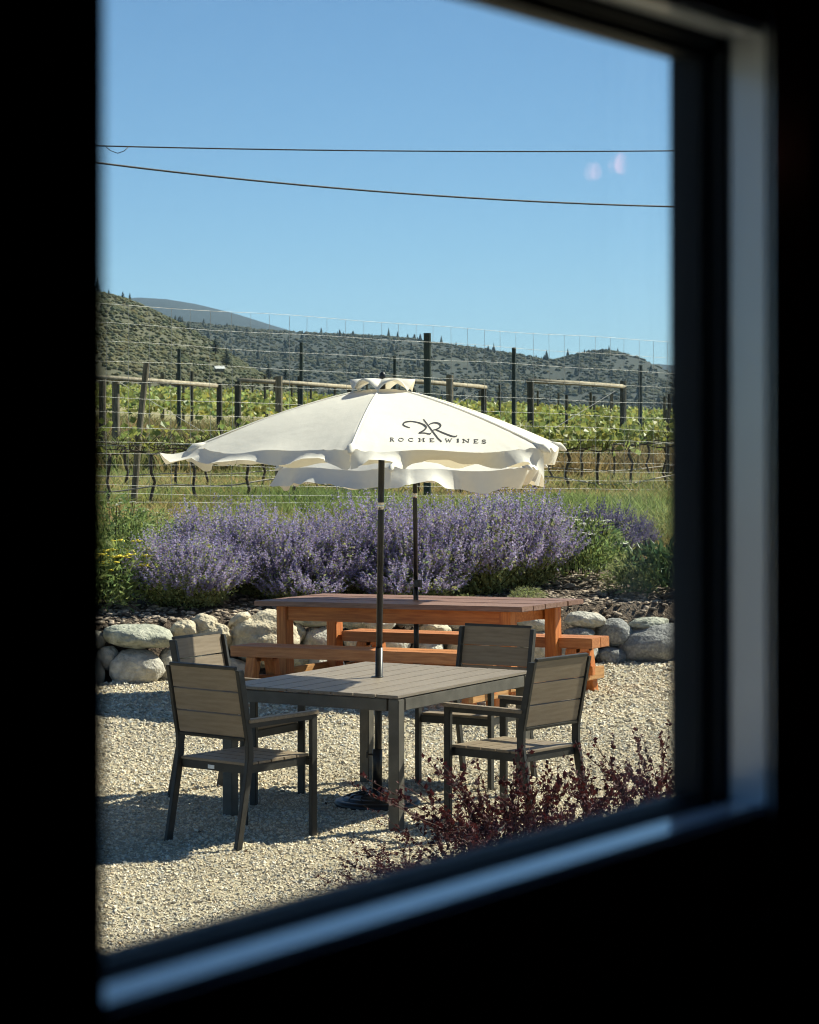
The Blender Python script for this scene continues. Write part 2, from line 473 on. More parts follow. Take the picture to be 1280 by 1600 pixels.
def hill(name, prof, D, d0, d1, mat, x0, x1, nx, ny, amp, nscale, seed):
    """a ridge whose crest stands at distance D, its foot at d0 and its back foot at d1"""
    u = np.linspace(x0, x1, nx)
    crest = (HOR - prof(u)) / FPX * D + CAM_H
    t = np.concatenate([np.linspace(0, 1, ny), 1 + np.linspace(0.08, 1, ny // 3)])
    Ud, Td = np.meshgrid(u, t)
    dist = np.where(Td <= 1, d0 + (D - d0) * Td, D + (d1 - D) * (Td - 1))
    X = (Ud - 640) / FPX * D * (0.55 + 0.45 * dist / D)
    C = np.broadcast_to(crest, Ud.shape)
    sh = np.where(Td <= 1, smooth01(0, 1.12, Td) / smooth01(0, 1.12, 1.0), 1 - smooth01(0, 1, Td - 1))
    f = fbm(X, dist, nscale, seed)
    Z = 2 + (C - 2) * sh + amp * f * np.clip(sh, 0, 1) * np.where(Td <= 1, np.sin(np.pi * np.clip(Td, 0, 1)) + 0.05, 0.6)
    V = np.stack([X, dist, Z], -1).reshape(-1, 3)
    n_x = nx; n_y = len(t)
    i = np.arange(n_x - 1)[None, :] + n_x * np.arange(n_y - 1)[:, None]
    F = np.stack([i, i + 1, i + n_x + 1, i + n_x], -1).reshape(-1, 4)
    o = link_mesh(name, mesh_np(name, V, F, mat, smooth=True))
    tag(o, kind='structure')
    return o, X, dist, Z, Td


left_prof = px_profile([(-700, 340), (-200, 400), (60, 440), (140, 458), (175, 463), (205, 472), (240, 487), (290, 510), (340, 540), (400, 580), (450, 606), (520, 632), (700, 650), (900, 660)])
mid_prof = px_profile([(-900, 440), (150, 492), (290, 503), (400, 514), (480, 521), (540, 524), (600, 527), (640, 531), (680, 538), (740, 545), (790, 552), (815, 562), (845, 569), (880, 561), (905, 559), (930, 561), (950, 567), (970, 577), (990, 588), (1030, 606), (1150, 622), (1500, 640)])
far_prof = px_profile([(-1500, 500), (0, 486), (150, 470), (215, 465), (262, 468), (310, 476), (370, 491), (430, 510), (480, 524), (560, 540), (900, 580), (1600, 600)])
right_prof = px_profile([(500, 630), (850, 606), (980, 590), (1005, 576), (1030, 572), (1060, 574), (1200, 560), (1700, 540), (2400, 560)])
hl, HX, HYd, HZ, HT = hill('brush_hill', left_prof, 900, 380, 1300, M['hill_brush'], -700, 900, 150, 46, 9, 0.012, 3.1)
hm, MX, MYd, MZ, MT = hill('forest_hill', mid_prof, 2600, 1150, 3400, M['hill_forest'], -700, 1500, 190, 46, 26, 0.0038, 8.4)
hill('blue_mountain', far_prof, 6300, 4700, 8300, M['mountain'], -1500, 1700, 150, 26, 60, 0.0012, 5.2)
hill('blue_ridge', right_prof, 5200, 3900, 6500, M['mountain'], 500, 2400, 90, 26, 40, 0.0016, 1.7)


def crown_mass(name, X, Dd, Z, Td, n, smin, smax, mat, label, con=0.3, tmin=0.03, tmax=1.0, dark=(0.6, 1.2), seedfun=None):
    """a wood that reads as one mass: jittered low crowns standing on a hill"""
    ny, nx = X.shape
    rows = np.where((Td[:, 0] >= tmin) & (Td[:, 0] <= tmax))[0]
    r = rng.uniform(rows[0], rows[-1] - 0.001, n); c = rng.uniform(0, nx - 1.001, n)
    r0 = r.astype(int); c0 = c.astype(int); fr = r - r0; fc = c - c0
    bil = lambda A: (A[r0, c0] * (1 - fr) * (1 - fc) + A[r0, c0 + 1] * (1 - fr) * fc + A[r0 + 1, c0] * fr * (1 - fc) + A[r0 + 1, c0 + 1] * fr * fc)
    x, y, z = bil(X), bil(Dd), bil(Z)
    px = 640 + FPX * x / y
    k = (px > 60) & (px < 1180)
    dens = np.array([noise.noise(Vector((a * 0.012, b * 0.006, 3.0))) for a, b in zip(px, y)])
    k &= rng.uniform(0, 1, n) < np.clip(0.62 + 1.0 * dens, 0.22, 1)
    x, y, z = x[k], y[k], z[k]; n = len(x)
    s = rng.uniform(smin, smax, n)
    isc = rng.uniform(0, 1, n) < con
    jit = rng.uniform(0.7, 1.3, (n, len(ICO_V), 1))
    Pv = np.repeat(ICO_V[None], n, 0) * jit
    Pv[:, :, 2] *= np.where(isc, 1.9, 0.5)[:, None]
    taper = np.where(isc[:, None], np.clip(0.62 - 0.5 * Pv[:, :, 2] / 1.9, 0.05, 1.2), 1.0)
    Pv[:, :, :2] *= taper[:, :, None]
    Pv *= s[:, None, None]
    Pv += np.stack([x, y, z + s * np.where(isc, 1.4, 0.35)], -1)[:, None, :]
    g = rng.uniform(dark[0], dark[1], n) * np.where(isc, 0.55, 1.0)
    w = rng.normal(0, 0.07, n)
    T = np.repeat(np.stack([g * (1 + w), g, g * (1 - w)], -1)[:, None], len(ICO_V), 1)
    F = ICO_F[None] + (np.arange(n) * len(ICO_V))[:, None, None]
    o = link_mesh(name, mesh_np(name, Pv.reshape(-1, 3), F.reshape(-1, 3), mat, T.reshape(-1, 3)))
    tag(o, label, 'woodland', kind='stuff')
    return o


crown_mass('hill_shrubs', HX, HYd, HZ, HT, 60000, 0.4, 1.2, M['shrub'], 'brown and olive brush covering the near left hillside', 0.0, dark=(1.35, 1.9))
crown_mass('hill_woodland', MX, MYd, MZ, MT, 70000, 1.0, 2.9, M['shrub'], 'grey green woodland covering the middle ridge', 0.03, dark=(0.75, 1.1))


def conifer_np(h, w, levels, n_per):
    """ragged conifer crown: drooping bough clumps round a stem"""
    V = []; F = []; T = []
    for i in range(levels):
        f = i / (levels - 1)
        z = h * (0.16 + 0.82 * f)
        rr = w * (1 - f) ** 0.8 + 0.04 * w
        for k in range(n_per):
            a = rng.uniform(0, 2 * math.pi); r_ = rr * rng.uniform(0.55, 1.1)
            d = np.array([math.cos(a), math.sin(a), 0]); sd = np.array([-d[1], d[0], 0])
            b = len(V); ww = rr * 0.32 + 0.03 * w
            tip = d * r_ + np.array([0, 0, z - 0.07 * h * rng.uniform(0.3, 1.2)])
            V += [d * 0.05 * w + np.array([0, 0, z + 0.02 * h]), d * r_ * 0.6 + sd * ww + np.array([0, 0, z - 0.03 * h]), tip, d * r_ * 0.6 - sd * ww + np.array([0, 0, z - 0.03 * h])]
            F.append((b, b + 1, b + 2, b + 3)); g = rng.uniform(0.7, 1.3); T += [(g, g, g)] * 4
    return np.array(V), np.array(F), np.array(T)


cm = []
for h in range(3):
    V, F, T = conifer_np(1.0, 0.24 + 0.04 * h, 13, 9)
    cm.append(mesh_np('crown', V, F, M['conifer'], T))
ct = MB().tube([(0, 0, -0.05), (0, 0, 0.5), (0, 0, 0.97)], [0.028, 0.018, 0.004], 6).mesh('trunk', M['bark_tree'], True)
trees = [  # px of foot, py of top, py of foot, distance, label
    (152, 434, 464, 880, 'tall dark pine at the left edge, topmost tree on the brush hill'),
    (170, 452, 468, 880, 'short dark pine on the hill crest between the leftmost pine and the twin pines'),
    (192, 455, 474, 880, 'left one of the twin dark pines on the hill crest'),
    (203, 457, 476, 875, 'right one of the twin dark pines on the hill crest'),
    (294, 502, 530, 860, 'slim dark conifer standing on the slope below the blue mountain'),
    (337, 527, 552, 760, 'dark conifer above the pale roofed barn, left of the broad one'),
    (354, 541, 572, 700, 'broad dark conifer beside the pale roofed barn'),
    (276, 505, 518, 880, 'small dark conifer on the descending crest, left of the slim one'),
    (420, 568, 592, 640, 'dark tree behind the brace post left of the umbrella, leftmost of its clump'),
    (447, 572, 594, 640, 'dark tree in the clump behind the vineyard, right of the leftmost one'),
]
for i, (px, pt, pb, D, lab) in enumerate(trees):
    p = at(px, pb, D); h = (pb - pt) / FPX * D
    t = empty('pine_tree', p, rng.uniform(0, 6))
    tag(t, lab, 'tree', 'single conifers on the hillside')
    t.scale = (h * (1.7 if 'broad' in lab or 'clump' in lab else 1.3),) * 2 + (h,)
    link_mesh('crown', cm[i % 3], None, t); link_mesh('trunk', ct, None, t)

# small far barn with a pale roof
bp_ = at(343, 581, 620)
barn = tag(empty('barn', bp_, R(20)), 'tiny barn with pale metal roof at the foot of the brush hill', 'barn')
barn.scale = (0.7, 0.7, 0.7)
MB().box((0, 0, 0.6), (3.2, 2.4, 1.2)).build('wall', M['post'], barn)
MB().add([(-1.9, -1.5, 1.15), (1.9, -1.5, 1.15), (1.9, 0, 2.1), (-1.9, 0, 2.1), (-1.9, 1.5, 1.15), (1.9, 1.5, 1.15)], [(0, 1, 2, 3), (3, 2, 5, 4), (0, 3, 4), (1, 5, 2)]).build('roof', M['barn'], barn)

# ------------------------------------------------------------------ grass of the field
def blades(n, y0, y1, l0, l1, w, gmul, power=1.0, dryness=0.0):
    y = y0 + (y1 - y0) * rng.uniform(0, 1, n) ** power
    x = rng.uniform(-1, 1, n) * (0.155 * y + 0.5)
    k = (y - wall_y(np.clip(x, -8, 8))) > 3.3
    x, y = x[k], y[k]; n = len(x)
    patch = np.array([noise.noise(Vector((a * 0.45, b * 0.25, 0))) for a, b in zip(x, y)])
    bare = np.array([noise.noise(Vector((a * 0.8, b * 0.3, 7.0))) for a, b in zip(x, y)])
    k = (bare < 0.32) | (rng.uniform(0, 1, n) < 0.15)
    x, y, patch = x[k], y[k], patch[k]; n = len(x)
    z = ground_z(x, y)
    L = rng.uniform(l0, l1, n) * (1 + 0.5 * patch)
    a = rng.uniform(0, 2 * math.pi, n); lean = rng.uniform(0.1, 0.7, n)
    d = np.stack([np.cos(a) * lean, np.sin(a) * lean, np.ones(n)], -1)
    sa = rng.uniform(-0.6, 0.6, n)
    sd = np.stack([np.cos(sa), np.sin(sa), np.zeros(n)], -1) * (w * rng.uniform(0.6, 1.4, n))[:, None]
    b = np.stack([x, y, z - 0.01], -1)
    m1 = b + d * (L * 0.55)[:, None]
    tip = b + d * L[:, None] + np.stack([np.cos(a), np.sin(a), -0.3 * np.ones(n)], -1) * (0.25 * L)[:, None]
    V = np.stack([b - sd, b + sd, m1 + sd * 0.7, tip, m1 - sd * 0.7], 1)
    F = np.arange(n)[:, None] * 5 + np.array([0, 1, 2, 3, 4])[None]
    dry = np.clip(0.5 + dryness - 1.1 * patch + rng.normal(0, 0.3, n), 0, 1)
    g = rng.uniform(0.65, 1.3, n) * gmul
    T = np.stack([g * (0.75 + 0.65 * dry), g * (1.0 + 0.05 * dry), g * (0.85 + 0.35 * dry)], -1)
    return V.reshape(-1, 3), F, np.repeat(T[:, None], 5, 1).reshape(-1, 3)


sets = [blades(60000, 24.0, 34, 0.10, 0.26, 0.007, 1.0, dryness=-0.25), blades(34000, 33, 50, 0.14, 0.34, 0.011, 0.95), blades(62000, 48, 84, 0.35, 0.85, 0.02, 0.62, dryness=0.3)]
off = 0; VV = []; FF = []; TT = []
for a, b, c in sets:
    VV.append(a); FF.append(b + off); TT.append(c); off += len(a)
tag(link_mesh('field_grass', mesh_np('field_grass', np.concatenate(VV), np.concatenate(FF), M['grass'], np.concatenate(TT))),
    'green and dry grass growing between the vine rows', 'grass', kind='stuff')


# ------------------------------------------------------------------ leaves
def leaf_quads(pos, size, up=None, tint_lo=0.65, tint_hi=1.3, wid=0.7, hue=0.08):
    """folded leaf blades with random aim; up biases the leaf's direction"""
    n = len(pos)
    d = rng.normal(size=(n, 3))
    if up is not None: d += up
    d /= np.linalg.norm(d, axis=1)[:, None]
    r = rng.normal(size=(n, 3)); s = np.cross(d, r); s /= np.linalg.norm(s, axis=1)[:, None]
    nn = np.cross(s, d)
    size = np.broadcast_to(size, (n,)) * rng.uniform(0.65, 1.3, n)
    L_ = size[:, None]; W_ = L_ * wid * 0.5
    base = pos; tip = pos + d * L_
    mid = pos + d * L_ * 0.45
    l = mid + s * W_ + nn * L_ * 0.12; r_ = mid - s * W_ + nn * L_ * 0.12
    V = np.stack([base, l, tip, r_], 1).reshape(-1, 3)
    F = np.arange(n)[:, None] * 4 + np.array([0, 1, 2, 3])[None]
    g = rng.uniform(tint_lo, tint_hi, n); h = rng.normal(0, hue, n)
    T = np.repeat(np.stack([g * (1 + h), g, g * (1 - h)], -1)[:, None], 4, 1).reshape(-1, 3)
    return V, F, T


# ------------------------------------------------------------------ vineyard
ROW = Vector((0.534, 0.845, 0)).normalized()


def vine_meshes(seed, nleaf, spread):
    global rng
    keep = rng; rng = np.random.default_rng(seed)
    t = MB()
    pts = [(0, 0, -0.08)]; 
    for i in range(1, 7):
        pts.append((rng.normal(0, 0.022), rng.normal(0, 0.022), 0.125 * i))
    t.tube(pts, [0.030, 0.024, 0.021, 0.020, 0.021, 0.024, 0.020], 7)
    top = pts[-1]
    heads = []
    for s in (-1, 1):
        arm = [top]
        for i in range(1, 5):
            arm.append((s * 0.15 * i, rng.normal(0, 0.015), top[2] + 0.03 * i ** 0.5 + rng.normal(0, 0.015)))
        t.tube(arm, [0.014, 0.012, 0.010, 0.008, 0.005], 6)
        for q in arm[1:]:
            heads.append(q)
    pos = []
    for hx, hy, hz in heads:
        for k in range(2):
            ln = rng.uniform(0.18, spread); dx = rng.normal(0, 0.16); dy = rng.normal(0, 0.13)
            shoot = [(hx, hy, hz), (hx + dx * 0.5, hy + dy * 0.5, hz + ln * 0.55), (hx + dx, hy + dy, hz + ln)]
            t.tube(shoot, [0.006, 0.004, 0.002], 4)
            for j in range(max(2, nleaf // (len(heads) * 2))):
                f = rng.uniform(0.15, 1.05)
                pos.append((hx + dx * f + rng.normal(0, 0.045), hy + dy * f + rng.normal(0, 0.045), hz + ln * f + rng.normal(0, 0.03)))
    tm = t.mesh('trunk', M['vine_wood'], True)
    V, F, T = leaf_quads(np.array(pos), 0.105, wid=1.0, hue=0.1)
    lm = mesh_np('leaves', V, F, M['vine_leaf'], T)
    rng = keep
    return tm, lm


sparse = [vine_meshes(11 + i, 34, 0.34) for i in range(3)]
dense = [vine_meshes(31 + i, 130, 0.36) for i in range(3)]
dense2 = [vine_meshes(51 + i, 80, 0.30) for i in range(3)]
ORD = ['first', 'second', 'third', 'fourth', 'fifth', 'sixth', 'seventh', 'eighth', 'ninth', 'tenth', 'eleventh', 'twelfth', 'thirteenth', 'fourteenth', 'fifteenth', 'sixteenth', 'seventeenth']


def row1_Y(px): return float(np.interp(px, [100, 385, 685, 1050, 1200], [30.6, 31.2, 33.2, 37.0, 38.8]))
def row2_Y(px): return float(np.interp(px, [100, 385, 685, 1050, 1200], [36.5, 37.5, 40.5, 45.5, 47.5]))


def place_vine(px, Y, kinds, label, group, sc=1.0, ri=0):
    x = (px - 640) / FPX * Y
    g = tag(empty('grape_vine', (x, Y, float(ground_z(x, Y))), math.atan2(0.35, 0.94) + random.uniform(-0.2, 0.2)), label, 'grapevine', group)
    g.scale = (sc, sc, sc * random.uniform(0.92, 1.08))
    tm, lm = kinds[ri % 3]
    a = link_mesh('trunk', tm, None, g)
    b = link_mesh('leaves', lm, None, g); b['kind'] = 'stuff'
    return g


row1 = [168, 237, 300, 386, 458, 525, 592, 655, 718, 780, 836, 887, 932, 986, 1040]
for i, px in enumerate(row1):
    place_vine(px, row1_Y(px), sparse if px < 640 else dense,
               '%s gnarled grapevine from the left in the near row behind the wire fence' % ORD[i], 'grapevines of the near row', 1.0, i)
row2 = [196, 272, 322, 410, 490, 560, 630, 690, 745, 800, 860, 910, 960, 1012]
for i, px in enumerate(row2):
    place_vine(px, row2_Y(px), sparse if px < 760 else dense2,
               '%s grapevine from the left in the second row behind the fence' % ORD[i], 'grapevines of the second row', 1.05, i + 1)

# far vine rows, a green mass with dark trellis posts
VV = []; far_rows = []
for j in range(-16, 34):
    x0 = j * 3.1
    ys = np.arange(80 + (j % 2) * 1.0, 190, 1.0)
    xs_ = x0 + (ys - 64) * 0.40 - 26
    k = np.abs(xs_) < 0.15 * ys + 1.0
    if k.sum() < 4: continue
    far_rows.append((x0, ys[k], xs_[k]))
    for yy, xx in zip(ys[k], xs_[k]):
        m_ = int(26 if yy < 100 else 14)
        p = np.stack([xx + rng.normal(0, 0.30, m_), yy + rng.uniform(-0.5, 0.5, m_), np.zeros(m_)], -1)
        p[:, 2] = float(ground_z(xx, yy)) + rng.uniform(0.8, 1.35 + 0.2 * math.sin(xx * 2 + yy), m_)
        VV.append(p)
V, F, T = leaf_quads(np.concatenate(VV), 0.21, wid=1.0, hue=0.12, tint_lo=0.55, tint_hi=1.35)
tag(link_mesh('far_vines', mesh_np('far_vines', V, F, M['vine_leaf'], T)), 'bright green rows of vines in the far part of the vineyard', 'vineyard', kind='stuff')
far_post = MB().tube([(0, 0, -0.3), (0, 0, 2.15)], 0.055, 7).mesh('post', M['post_dark'])
for x0, ys, xs_ in far_rows:
    if ys[0] > 110: continue
    t = tag(empty('vine_trellis', (xs_[0], ys[0], float(ground_z(xs_[0], ys[0])))), 'far vine trellis row of thin dark posts rising above green leaves', 'trellis', 'far trellis rows beyond the braces')
    for yy, xx in [q for q in zip(ys, xs_) if q[0] < 135][::11]:
        o = link_mesh('post', far_post, None, t)
        o.location = (xx - xs_[0], yy - ys[0], float(ground_z(xx, yy)) - t.location.z)
        o.scale = (1, 1, random.uniform(0.93, 1.08))


def post_mesh(h, r, mat, lean=(0, 0), name='post'):
    mb = MB()
    mb.tube([(0, 0, -0.3), (lean[0] * 0.5 + random.uniform(-0.008, 0.008), lean[1] * 0.5, h * 0.5), (lean[0], lean[1], h)], [r * 1.05, r, r * 0.96], 10)
    return mb.mesh(name, mat)


def brace(posts, rail, label, wire=None):
    """posts: (px, py of top, Y, radius, material); rail: (px0, py0, Y0, px1, py1, Y1, radius)"""
    p0 = at(posts[0][0], HOR, posts[0][2]); p0.z = float(ground_z(p0.x, p0.y))
    t = tag(empty('vine_row_brace', p0), label, 'brace', 'wooden end braces of the vine rows')
    for px, py, Y, r, mt in posts:
        top = at(px, py, Y); gz = float(ground_z(top.x, Y))
        o = link_mesh('post', post_mesh(top.z - gz, r, M[mt]), None, t)
        o.location = Vector((top.x, Y, gz)) - p0
    a, b = at(*rail[:3]), at(*rail[3:6])
    mb = MB(); mid = (a + b) / 2 + Vector((0, 0, 0.012))
    mb.tube([a - p0, mid - p0, b - p0], [rail[6], rail[6] * 0.97, rail[6] * 0.92], 10)
    mb.build('rail', M['rail'], t, smooth=True)
    if wire:
        MB().tube([at(*wire[:3]) - p0, at(*wire[3:]) - p0], 0.006, 5).build('bracing_wire', M['wire'], t)
    return t


brace([(160, 592, 50, 0.075, 'post'), (181, 590, 51.2, 0.085, 'post'), (343, 598, 54.5, 0.07, 'post_dark')],
      (140, 589, 50, 341, 603, 54.5, 0.054), 'wooden brace at the far left, leftmost horizontal rail on its posts', (181, 594, 51.2, 343, 690, 54.5))
brace([(372, 596, 52, 0.075, 'post_dark'), (546, 601, 55.5, 0.06, 'post_dark')],
      (373, 594, 52, 549, 605, 55.5, 0.052), 'wooden brace whose rail ends behind the left of the canopy vent', (546, 606, 55.5, 372, 700, 52))
brace([(594, 593, 51.5, 0.07, 'post_dark'), (756, 601, 55, 0.07, 'post_dark')],
      (590, 592, 51.5, 759, 605, 55, 0.052), 'wooden brace whose rail emerges right of the canopy vent behind the green fence post', (756, 606, 55, 594, 700, 51.5))
brace([(829, 595, 51, 0.075, 'post_dark'), (974, 595, 54, 0.075, 'post_dark')],
      (825, 595, 51, 976, 604, 54, 0.052), 'wooden brace on the right with a diagonal wire below its rail', (976, 602, 54, 829, 692, 51))
# stout single posts of the nearer rows
for px, py, Y, r, lab in [(436, 588, 43.5, 0.07, 'stout grey row post crossing the rail left of the canopy'),
                          (703, 586, 43, 0.07, 'stout grey row post crossing the rail right of the canopy'),
                          (1043, 640, 44, 0.04, 'thin dark row post at the right edge of the window')]:
    top = at(px, py, Y); gz = float(ground_z(top.x, Y))
    o = link_mesh('row_post', post_mesh(top.z - gz, r, M['post' if r > 0.05 else 'post_dark'], name='row_post')); o.location = (top.x, Y, gz)
    tag(o, lab, 'post')
top = at(228, 567, 31.0); bot = at(206, 785, 31.0); gz = float(ground_z(bot.x, 31.0))
o = link_mesh('leaning_stake', post_mesh(top.z - gz, 0.042, M['post'], (top.x - bot.x, 0.1), 'leaning_stake')); o.location = (bot.x, 31.0, gz)
tag(o, 'weathered wooden stake leaning right at the left end of the near vine row', 'stake')
# tall dark posts of the fence across the vineyard
for px, pt, Y, lab in [(280, 545, 74, 'tall thin dark post behind the leftmost brace rail'), (471, 535, 74, 'tall thin dark post left of the canopy, above the rails'),
                       (617, 557, 82, 'short dark post tip just right of the umbrella finial'), (803, 543, 62, 'tall dark green post between the canopy and the right brace'),
                       (1001, 570, 62, 'tall dark green post right of the right brace')]:
    top = at(px, pt, Y); gz = float(ground_z(top.x, Y))
    o = link_mesh('tall_post', post_mesh(top.z - gz, 0.055 if Y < 70 else 0.06, M['post_green'], name='tall_post')); o.location = (top.x, Y, gz)
    tag(o, lab, 'post')

# irrigation hose and trellis wire along the near row
def row_line(fz, r, name, mat, label, cat, wob=0.0, ry=row1_Y, px0=100, px1=1200):
    pts = []
    for px in np.arange(px0, px1, 11):
        Y = ry(px); x = (px - 640) / FPX * Y
        pts.append((x, Y, float(ground_z(x, Y)) + fz + wob * (math.sin(px * 0.031) * 0.6 + math.sin(px * 0.017 + 1) * 0.7)))
    o = MB().tube(pts, r, 6).build(name, M[mat], smooth=True)
    return tag(o, label, cat)


row_line(0.30, 0.011, 'irrigation_hose', 'hose', 'wavy pale irrigation hose strung low along the near vine row', 'hose', 0.07)
row_line(0.82, 0.005, 'trellis_wire', 'wire', 'taut wire carrying the arms of the near vine row', 'wire', 0.0)
row_line(0.36, 0.009, 'irrigation_hose', 'hose', 'thin irrigation hose along the second vine row', 'hose', 0.04, row2_Y)

# deer fence
def fence_pt(s, z=None):
    return -3.60 + s * 7.38, 27.8 + s * 6.6
fx, fy = fence_pt(0.519)
fence = tag(empty('wire_fence', (fx, fy, float(ground_z(fx, fy)))), 'tall galvanised wire mesh fence between the purple flowers and the vineyard', 'fence')
F0 = Vector(fence.location)
ss = np.linspace(-0.5, 1.6, 70)
heights = [0.06, 0.16, 0.27, 0.38, 0.50, 0.63, 0.77, 0.93, 1.10, 1.28, 1.48, 1.70, 1.92, 2.14, 2.36]
def fence_z(s, h):
    return (3.63 - 0.22 * s) - 2.36 + h
for i, h in enumerate(heights):
    pts = []
    for s_ in ss:
        x, y = fence_pt(s_)
        sag = 0.006 * math.sin(s_ * 23 + i) + 0.008 * math.sin(s_ * 9 + i * 1.7)
        pts.append(Vector((x, y, fence_z(s_, h) + sag)) - F0)
    MB().tube(pts, 0.0025 if i in (0, 14) else 0.0022, 5).build('wire', M['wire'], fence)
mb = MB(); n_st = int(2.1 * 9.9 / 0.30)
for i in range(n_st):
    s_ = -0.5 + i * 0.30 / 9.9
    x, y = fence_pt(s_)
    jx = random.uniform(-0.012, 0.012)
    pts = [Vector((x + jx * (1 + 0.6 * math.sin(h * 3 + i)), y, fence_z(s_, h))) - F0 for h in heights]
    mb.tube(pts, 0.0022, 4)
o = mb.build('stay_wire', M['wire_dark'], fence); o['kind'] = 'stuff'
for s_, top_, r_ in [(0.519, 3.42, 0.052), (-0.35, 3.7, 0.052), (1.33, 3.3, 0.052)]:
    x, y = fence_pt(s_); y += 0.07; gz = float(ground_z(x, y))
    o = link_mesh('post', post_mesh(top_ - gz, r_, M['post_green']), None, fence); o.location = Vector((x, y, gz)) - F0

# overhead cables
def cable(pts_px, Y0, Y1, r, label):
    xs = [p[0] for p in pts_px]; ys_ = [p[1] for p in pts_px]
    pts = []
    c = np.polyfit(xs, ys_, 2)
    for px in np.linspace(-900, 2100, 60):
        Y = Y0 + (Y1 - Y0) * (px - 0) / 1200.0
        pts.append(at(px, float(np.polyval(c, px)), Y))
    o = MB().tube(pts, r, 6).build('overhead_cable', M['cable'], smooth=True)
    return tag(o, label, 'cable')


c1 = cable([(145, 228), (320, 231), (640, 236.5), (1055, 235.5)], 38, 44, 0.0125, 'upper straight black cable crossing the sky, with a small loop at its left')
lp = [at(163, 227, 38.8), at(172, 235, 38.8), at(184, 239.5, 38.8), at(194, 236, 38.8), at(201, 229.5, 38.9)]
MB().tube(lp, 0.007, 6).build('loop', M['cable'], c1, smooth=True)
cable([(145, 253), (320, 275), (500, 291), (640, 303), (1055, 323)], 34, 42, 0.0155, 'lower black cable slanting down across the sky to the right')

# ------------------------------------------------------------------ boulder wall
wall = tag(empty('stone_wall', (0, float(wall_y(0)) + 0.2, 0)), 'low dry retaining wall of rounded grey and tan boulders in front of the flower bed', 'wall')
W0 = Vector(wall.location)


def boulder(px, py, rx, ry, mi, dY=0.0, tilt=0.0, rough=0.10, seed=0, deep=1.05):
    X0 = (px - 640) / FPX * 21.5
    Y = float(wall_y(X0)) + 0.25 + dY
    c = at(px, py, Y); sx = rx / FPX * Y; sz = ry / FPX * Y; sy = max(sx, sz) * deep
    bm = bmesh.new(); bmesh.ops.create_icosphere(bm, subdivisions=4, radius=1.0)
    so = Vector((seed * 3.7, seed * 1.3, seed * 2.1))
    for v in bm.verts:
        d = v.co.normalized()
        k = 1 + rough * 1.6 * noise.noise(d * 1.1 + so) + rough * 0.8 * noise.noise(d * 2.6 + so) + rough * 0.42 * noise.noise(d * 6 + so) + rough * 0.30 * noise.noise(d * 13 + so)
        e = Vector((math.copysign(abs(d.x) ** 0.97, d.x), math.copysign(abs(d.y) ** 0.97, d.y), math.copysign(abs(d.z) ** 0.97, d.z)))
        p = e * k
        v.co = Vector((p.x * sx, p.y * sy, p.z * sz))
    me = bpy.data.meshes.new('boulder'); bm.to_mesh(me); bm.free()
    me.polygons.foreach_set('use_smooth', [True] * len(me.polygons))
    me.materials.append(STONE[mi])
    o = link_mesh('boulder', me, None, wall); o.location = c - W0; o.rotation_euler = (0, R(tilt), R(random.uniform(-12, 12)))
    return o


B = [  # px, py, rx, ry, kind, depth offset, tilt
    (216, 993, 54, 19, 1, -0.02, 4), (211, 1043, 43, 31, 0, -0.12, 0), (168, 1028, 19, 19, 0, -0.02, -35), (149, 1056, 15, 26, 0, -0.1, 0),
    (152, 1000, 15, 15, 0, 0.05, 0), (318, 980, 21, 20, 2, 0.05, 20), (287, 985, 20, 16, 2, 0.0, 5), (338, 990, 24, 17, 2, 0.0, 15), (374, 969, 20, 10, 2, 0.08, -38),
    (263, 1040, 17, 30, 0, 0.0, 8), (412, 998, 54, 42, 2, 0.05, -8), (310, 1040, 32, 30, 1, 0.0, 0), (366, 1050, 24, 22, 0, -0.05, 0),
    (489, 969, 33, 10, 1, 0.08, 0), (466, 990, 13, 14, 1, 0.0, 20), (499, 1001, 29, 22, 0, -0.02, 0), (458, 1030, 26, 26, 1, 0, 0), (505, 1042, 32, 18, 0, -0.08, 0),
    (560, 975, 25, 12, 1, 0.1, 0), (590, 973, 28, 13, 0, 0.0, 0), (634, 969, 27, 9, 3, 0.1, 0), (558, 1004, 22, 20, 0, 0.0, 0), (612, 1008, 30, 22, 0, 0, 0), (575, 1042, 30, 20, 2, -0.05, 0),
    (678, 982, 24, 13, 2, 0.0, 8), (668, 1016, 26, 20, 0, -0.02, 0), (642, 1045, 28, 20, 1, -0.05, 0), (722, 975, 28, 12, 0, 0.1, 0), (728, 1010, 34, 24, 0, 0, 0), (708, 1046, 30, 18, 2, -0.05, 0),
    (776, 975, 26, 14, 1, 0.05, 0), (786, 1012, 28, 24, 3, 0, 0), (836, 973, 27, 14, 0, 0.05, 0), (840, 1012, 30, 26, 0, 0, 0), (775, 1045, 34, 17, 0, -0.06, 0), (846, 1043, 30, 16, 1, -0.06, 0),
    (915, 968, 31, 13, 0, 0.0, 0), (905, 991, 25, 12, 3, -0.06, 0), (960, 988, 29, 22, 3, 0.0, 0), (1014, 975, 31, 11, 1, -0.03, -5), (1017, 1007, 56, 32, 3, -0.08, -12), (900, 1020, 34, 22, 0, -0.05, 0),
    (1085, 985, 34, 28, 0, 0, 0), (955, 1026, 26, 16, 3, -0.1, 0), (105, 1035, 34, 36, 2, 0, 0), (60, 1040, 34, 36, 0, 0, 0), (1140, 990, 34, 34, 0, 0, 0), (110, 992, 30, 16, 1, 0.05, 0),
]
for i, b in enumerate(B):
    boulder(b[0], b[1], b[2], b[3], b[4], b[5], b[6], 0.17 if b[4] == 2 else 0.10, i + 1)


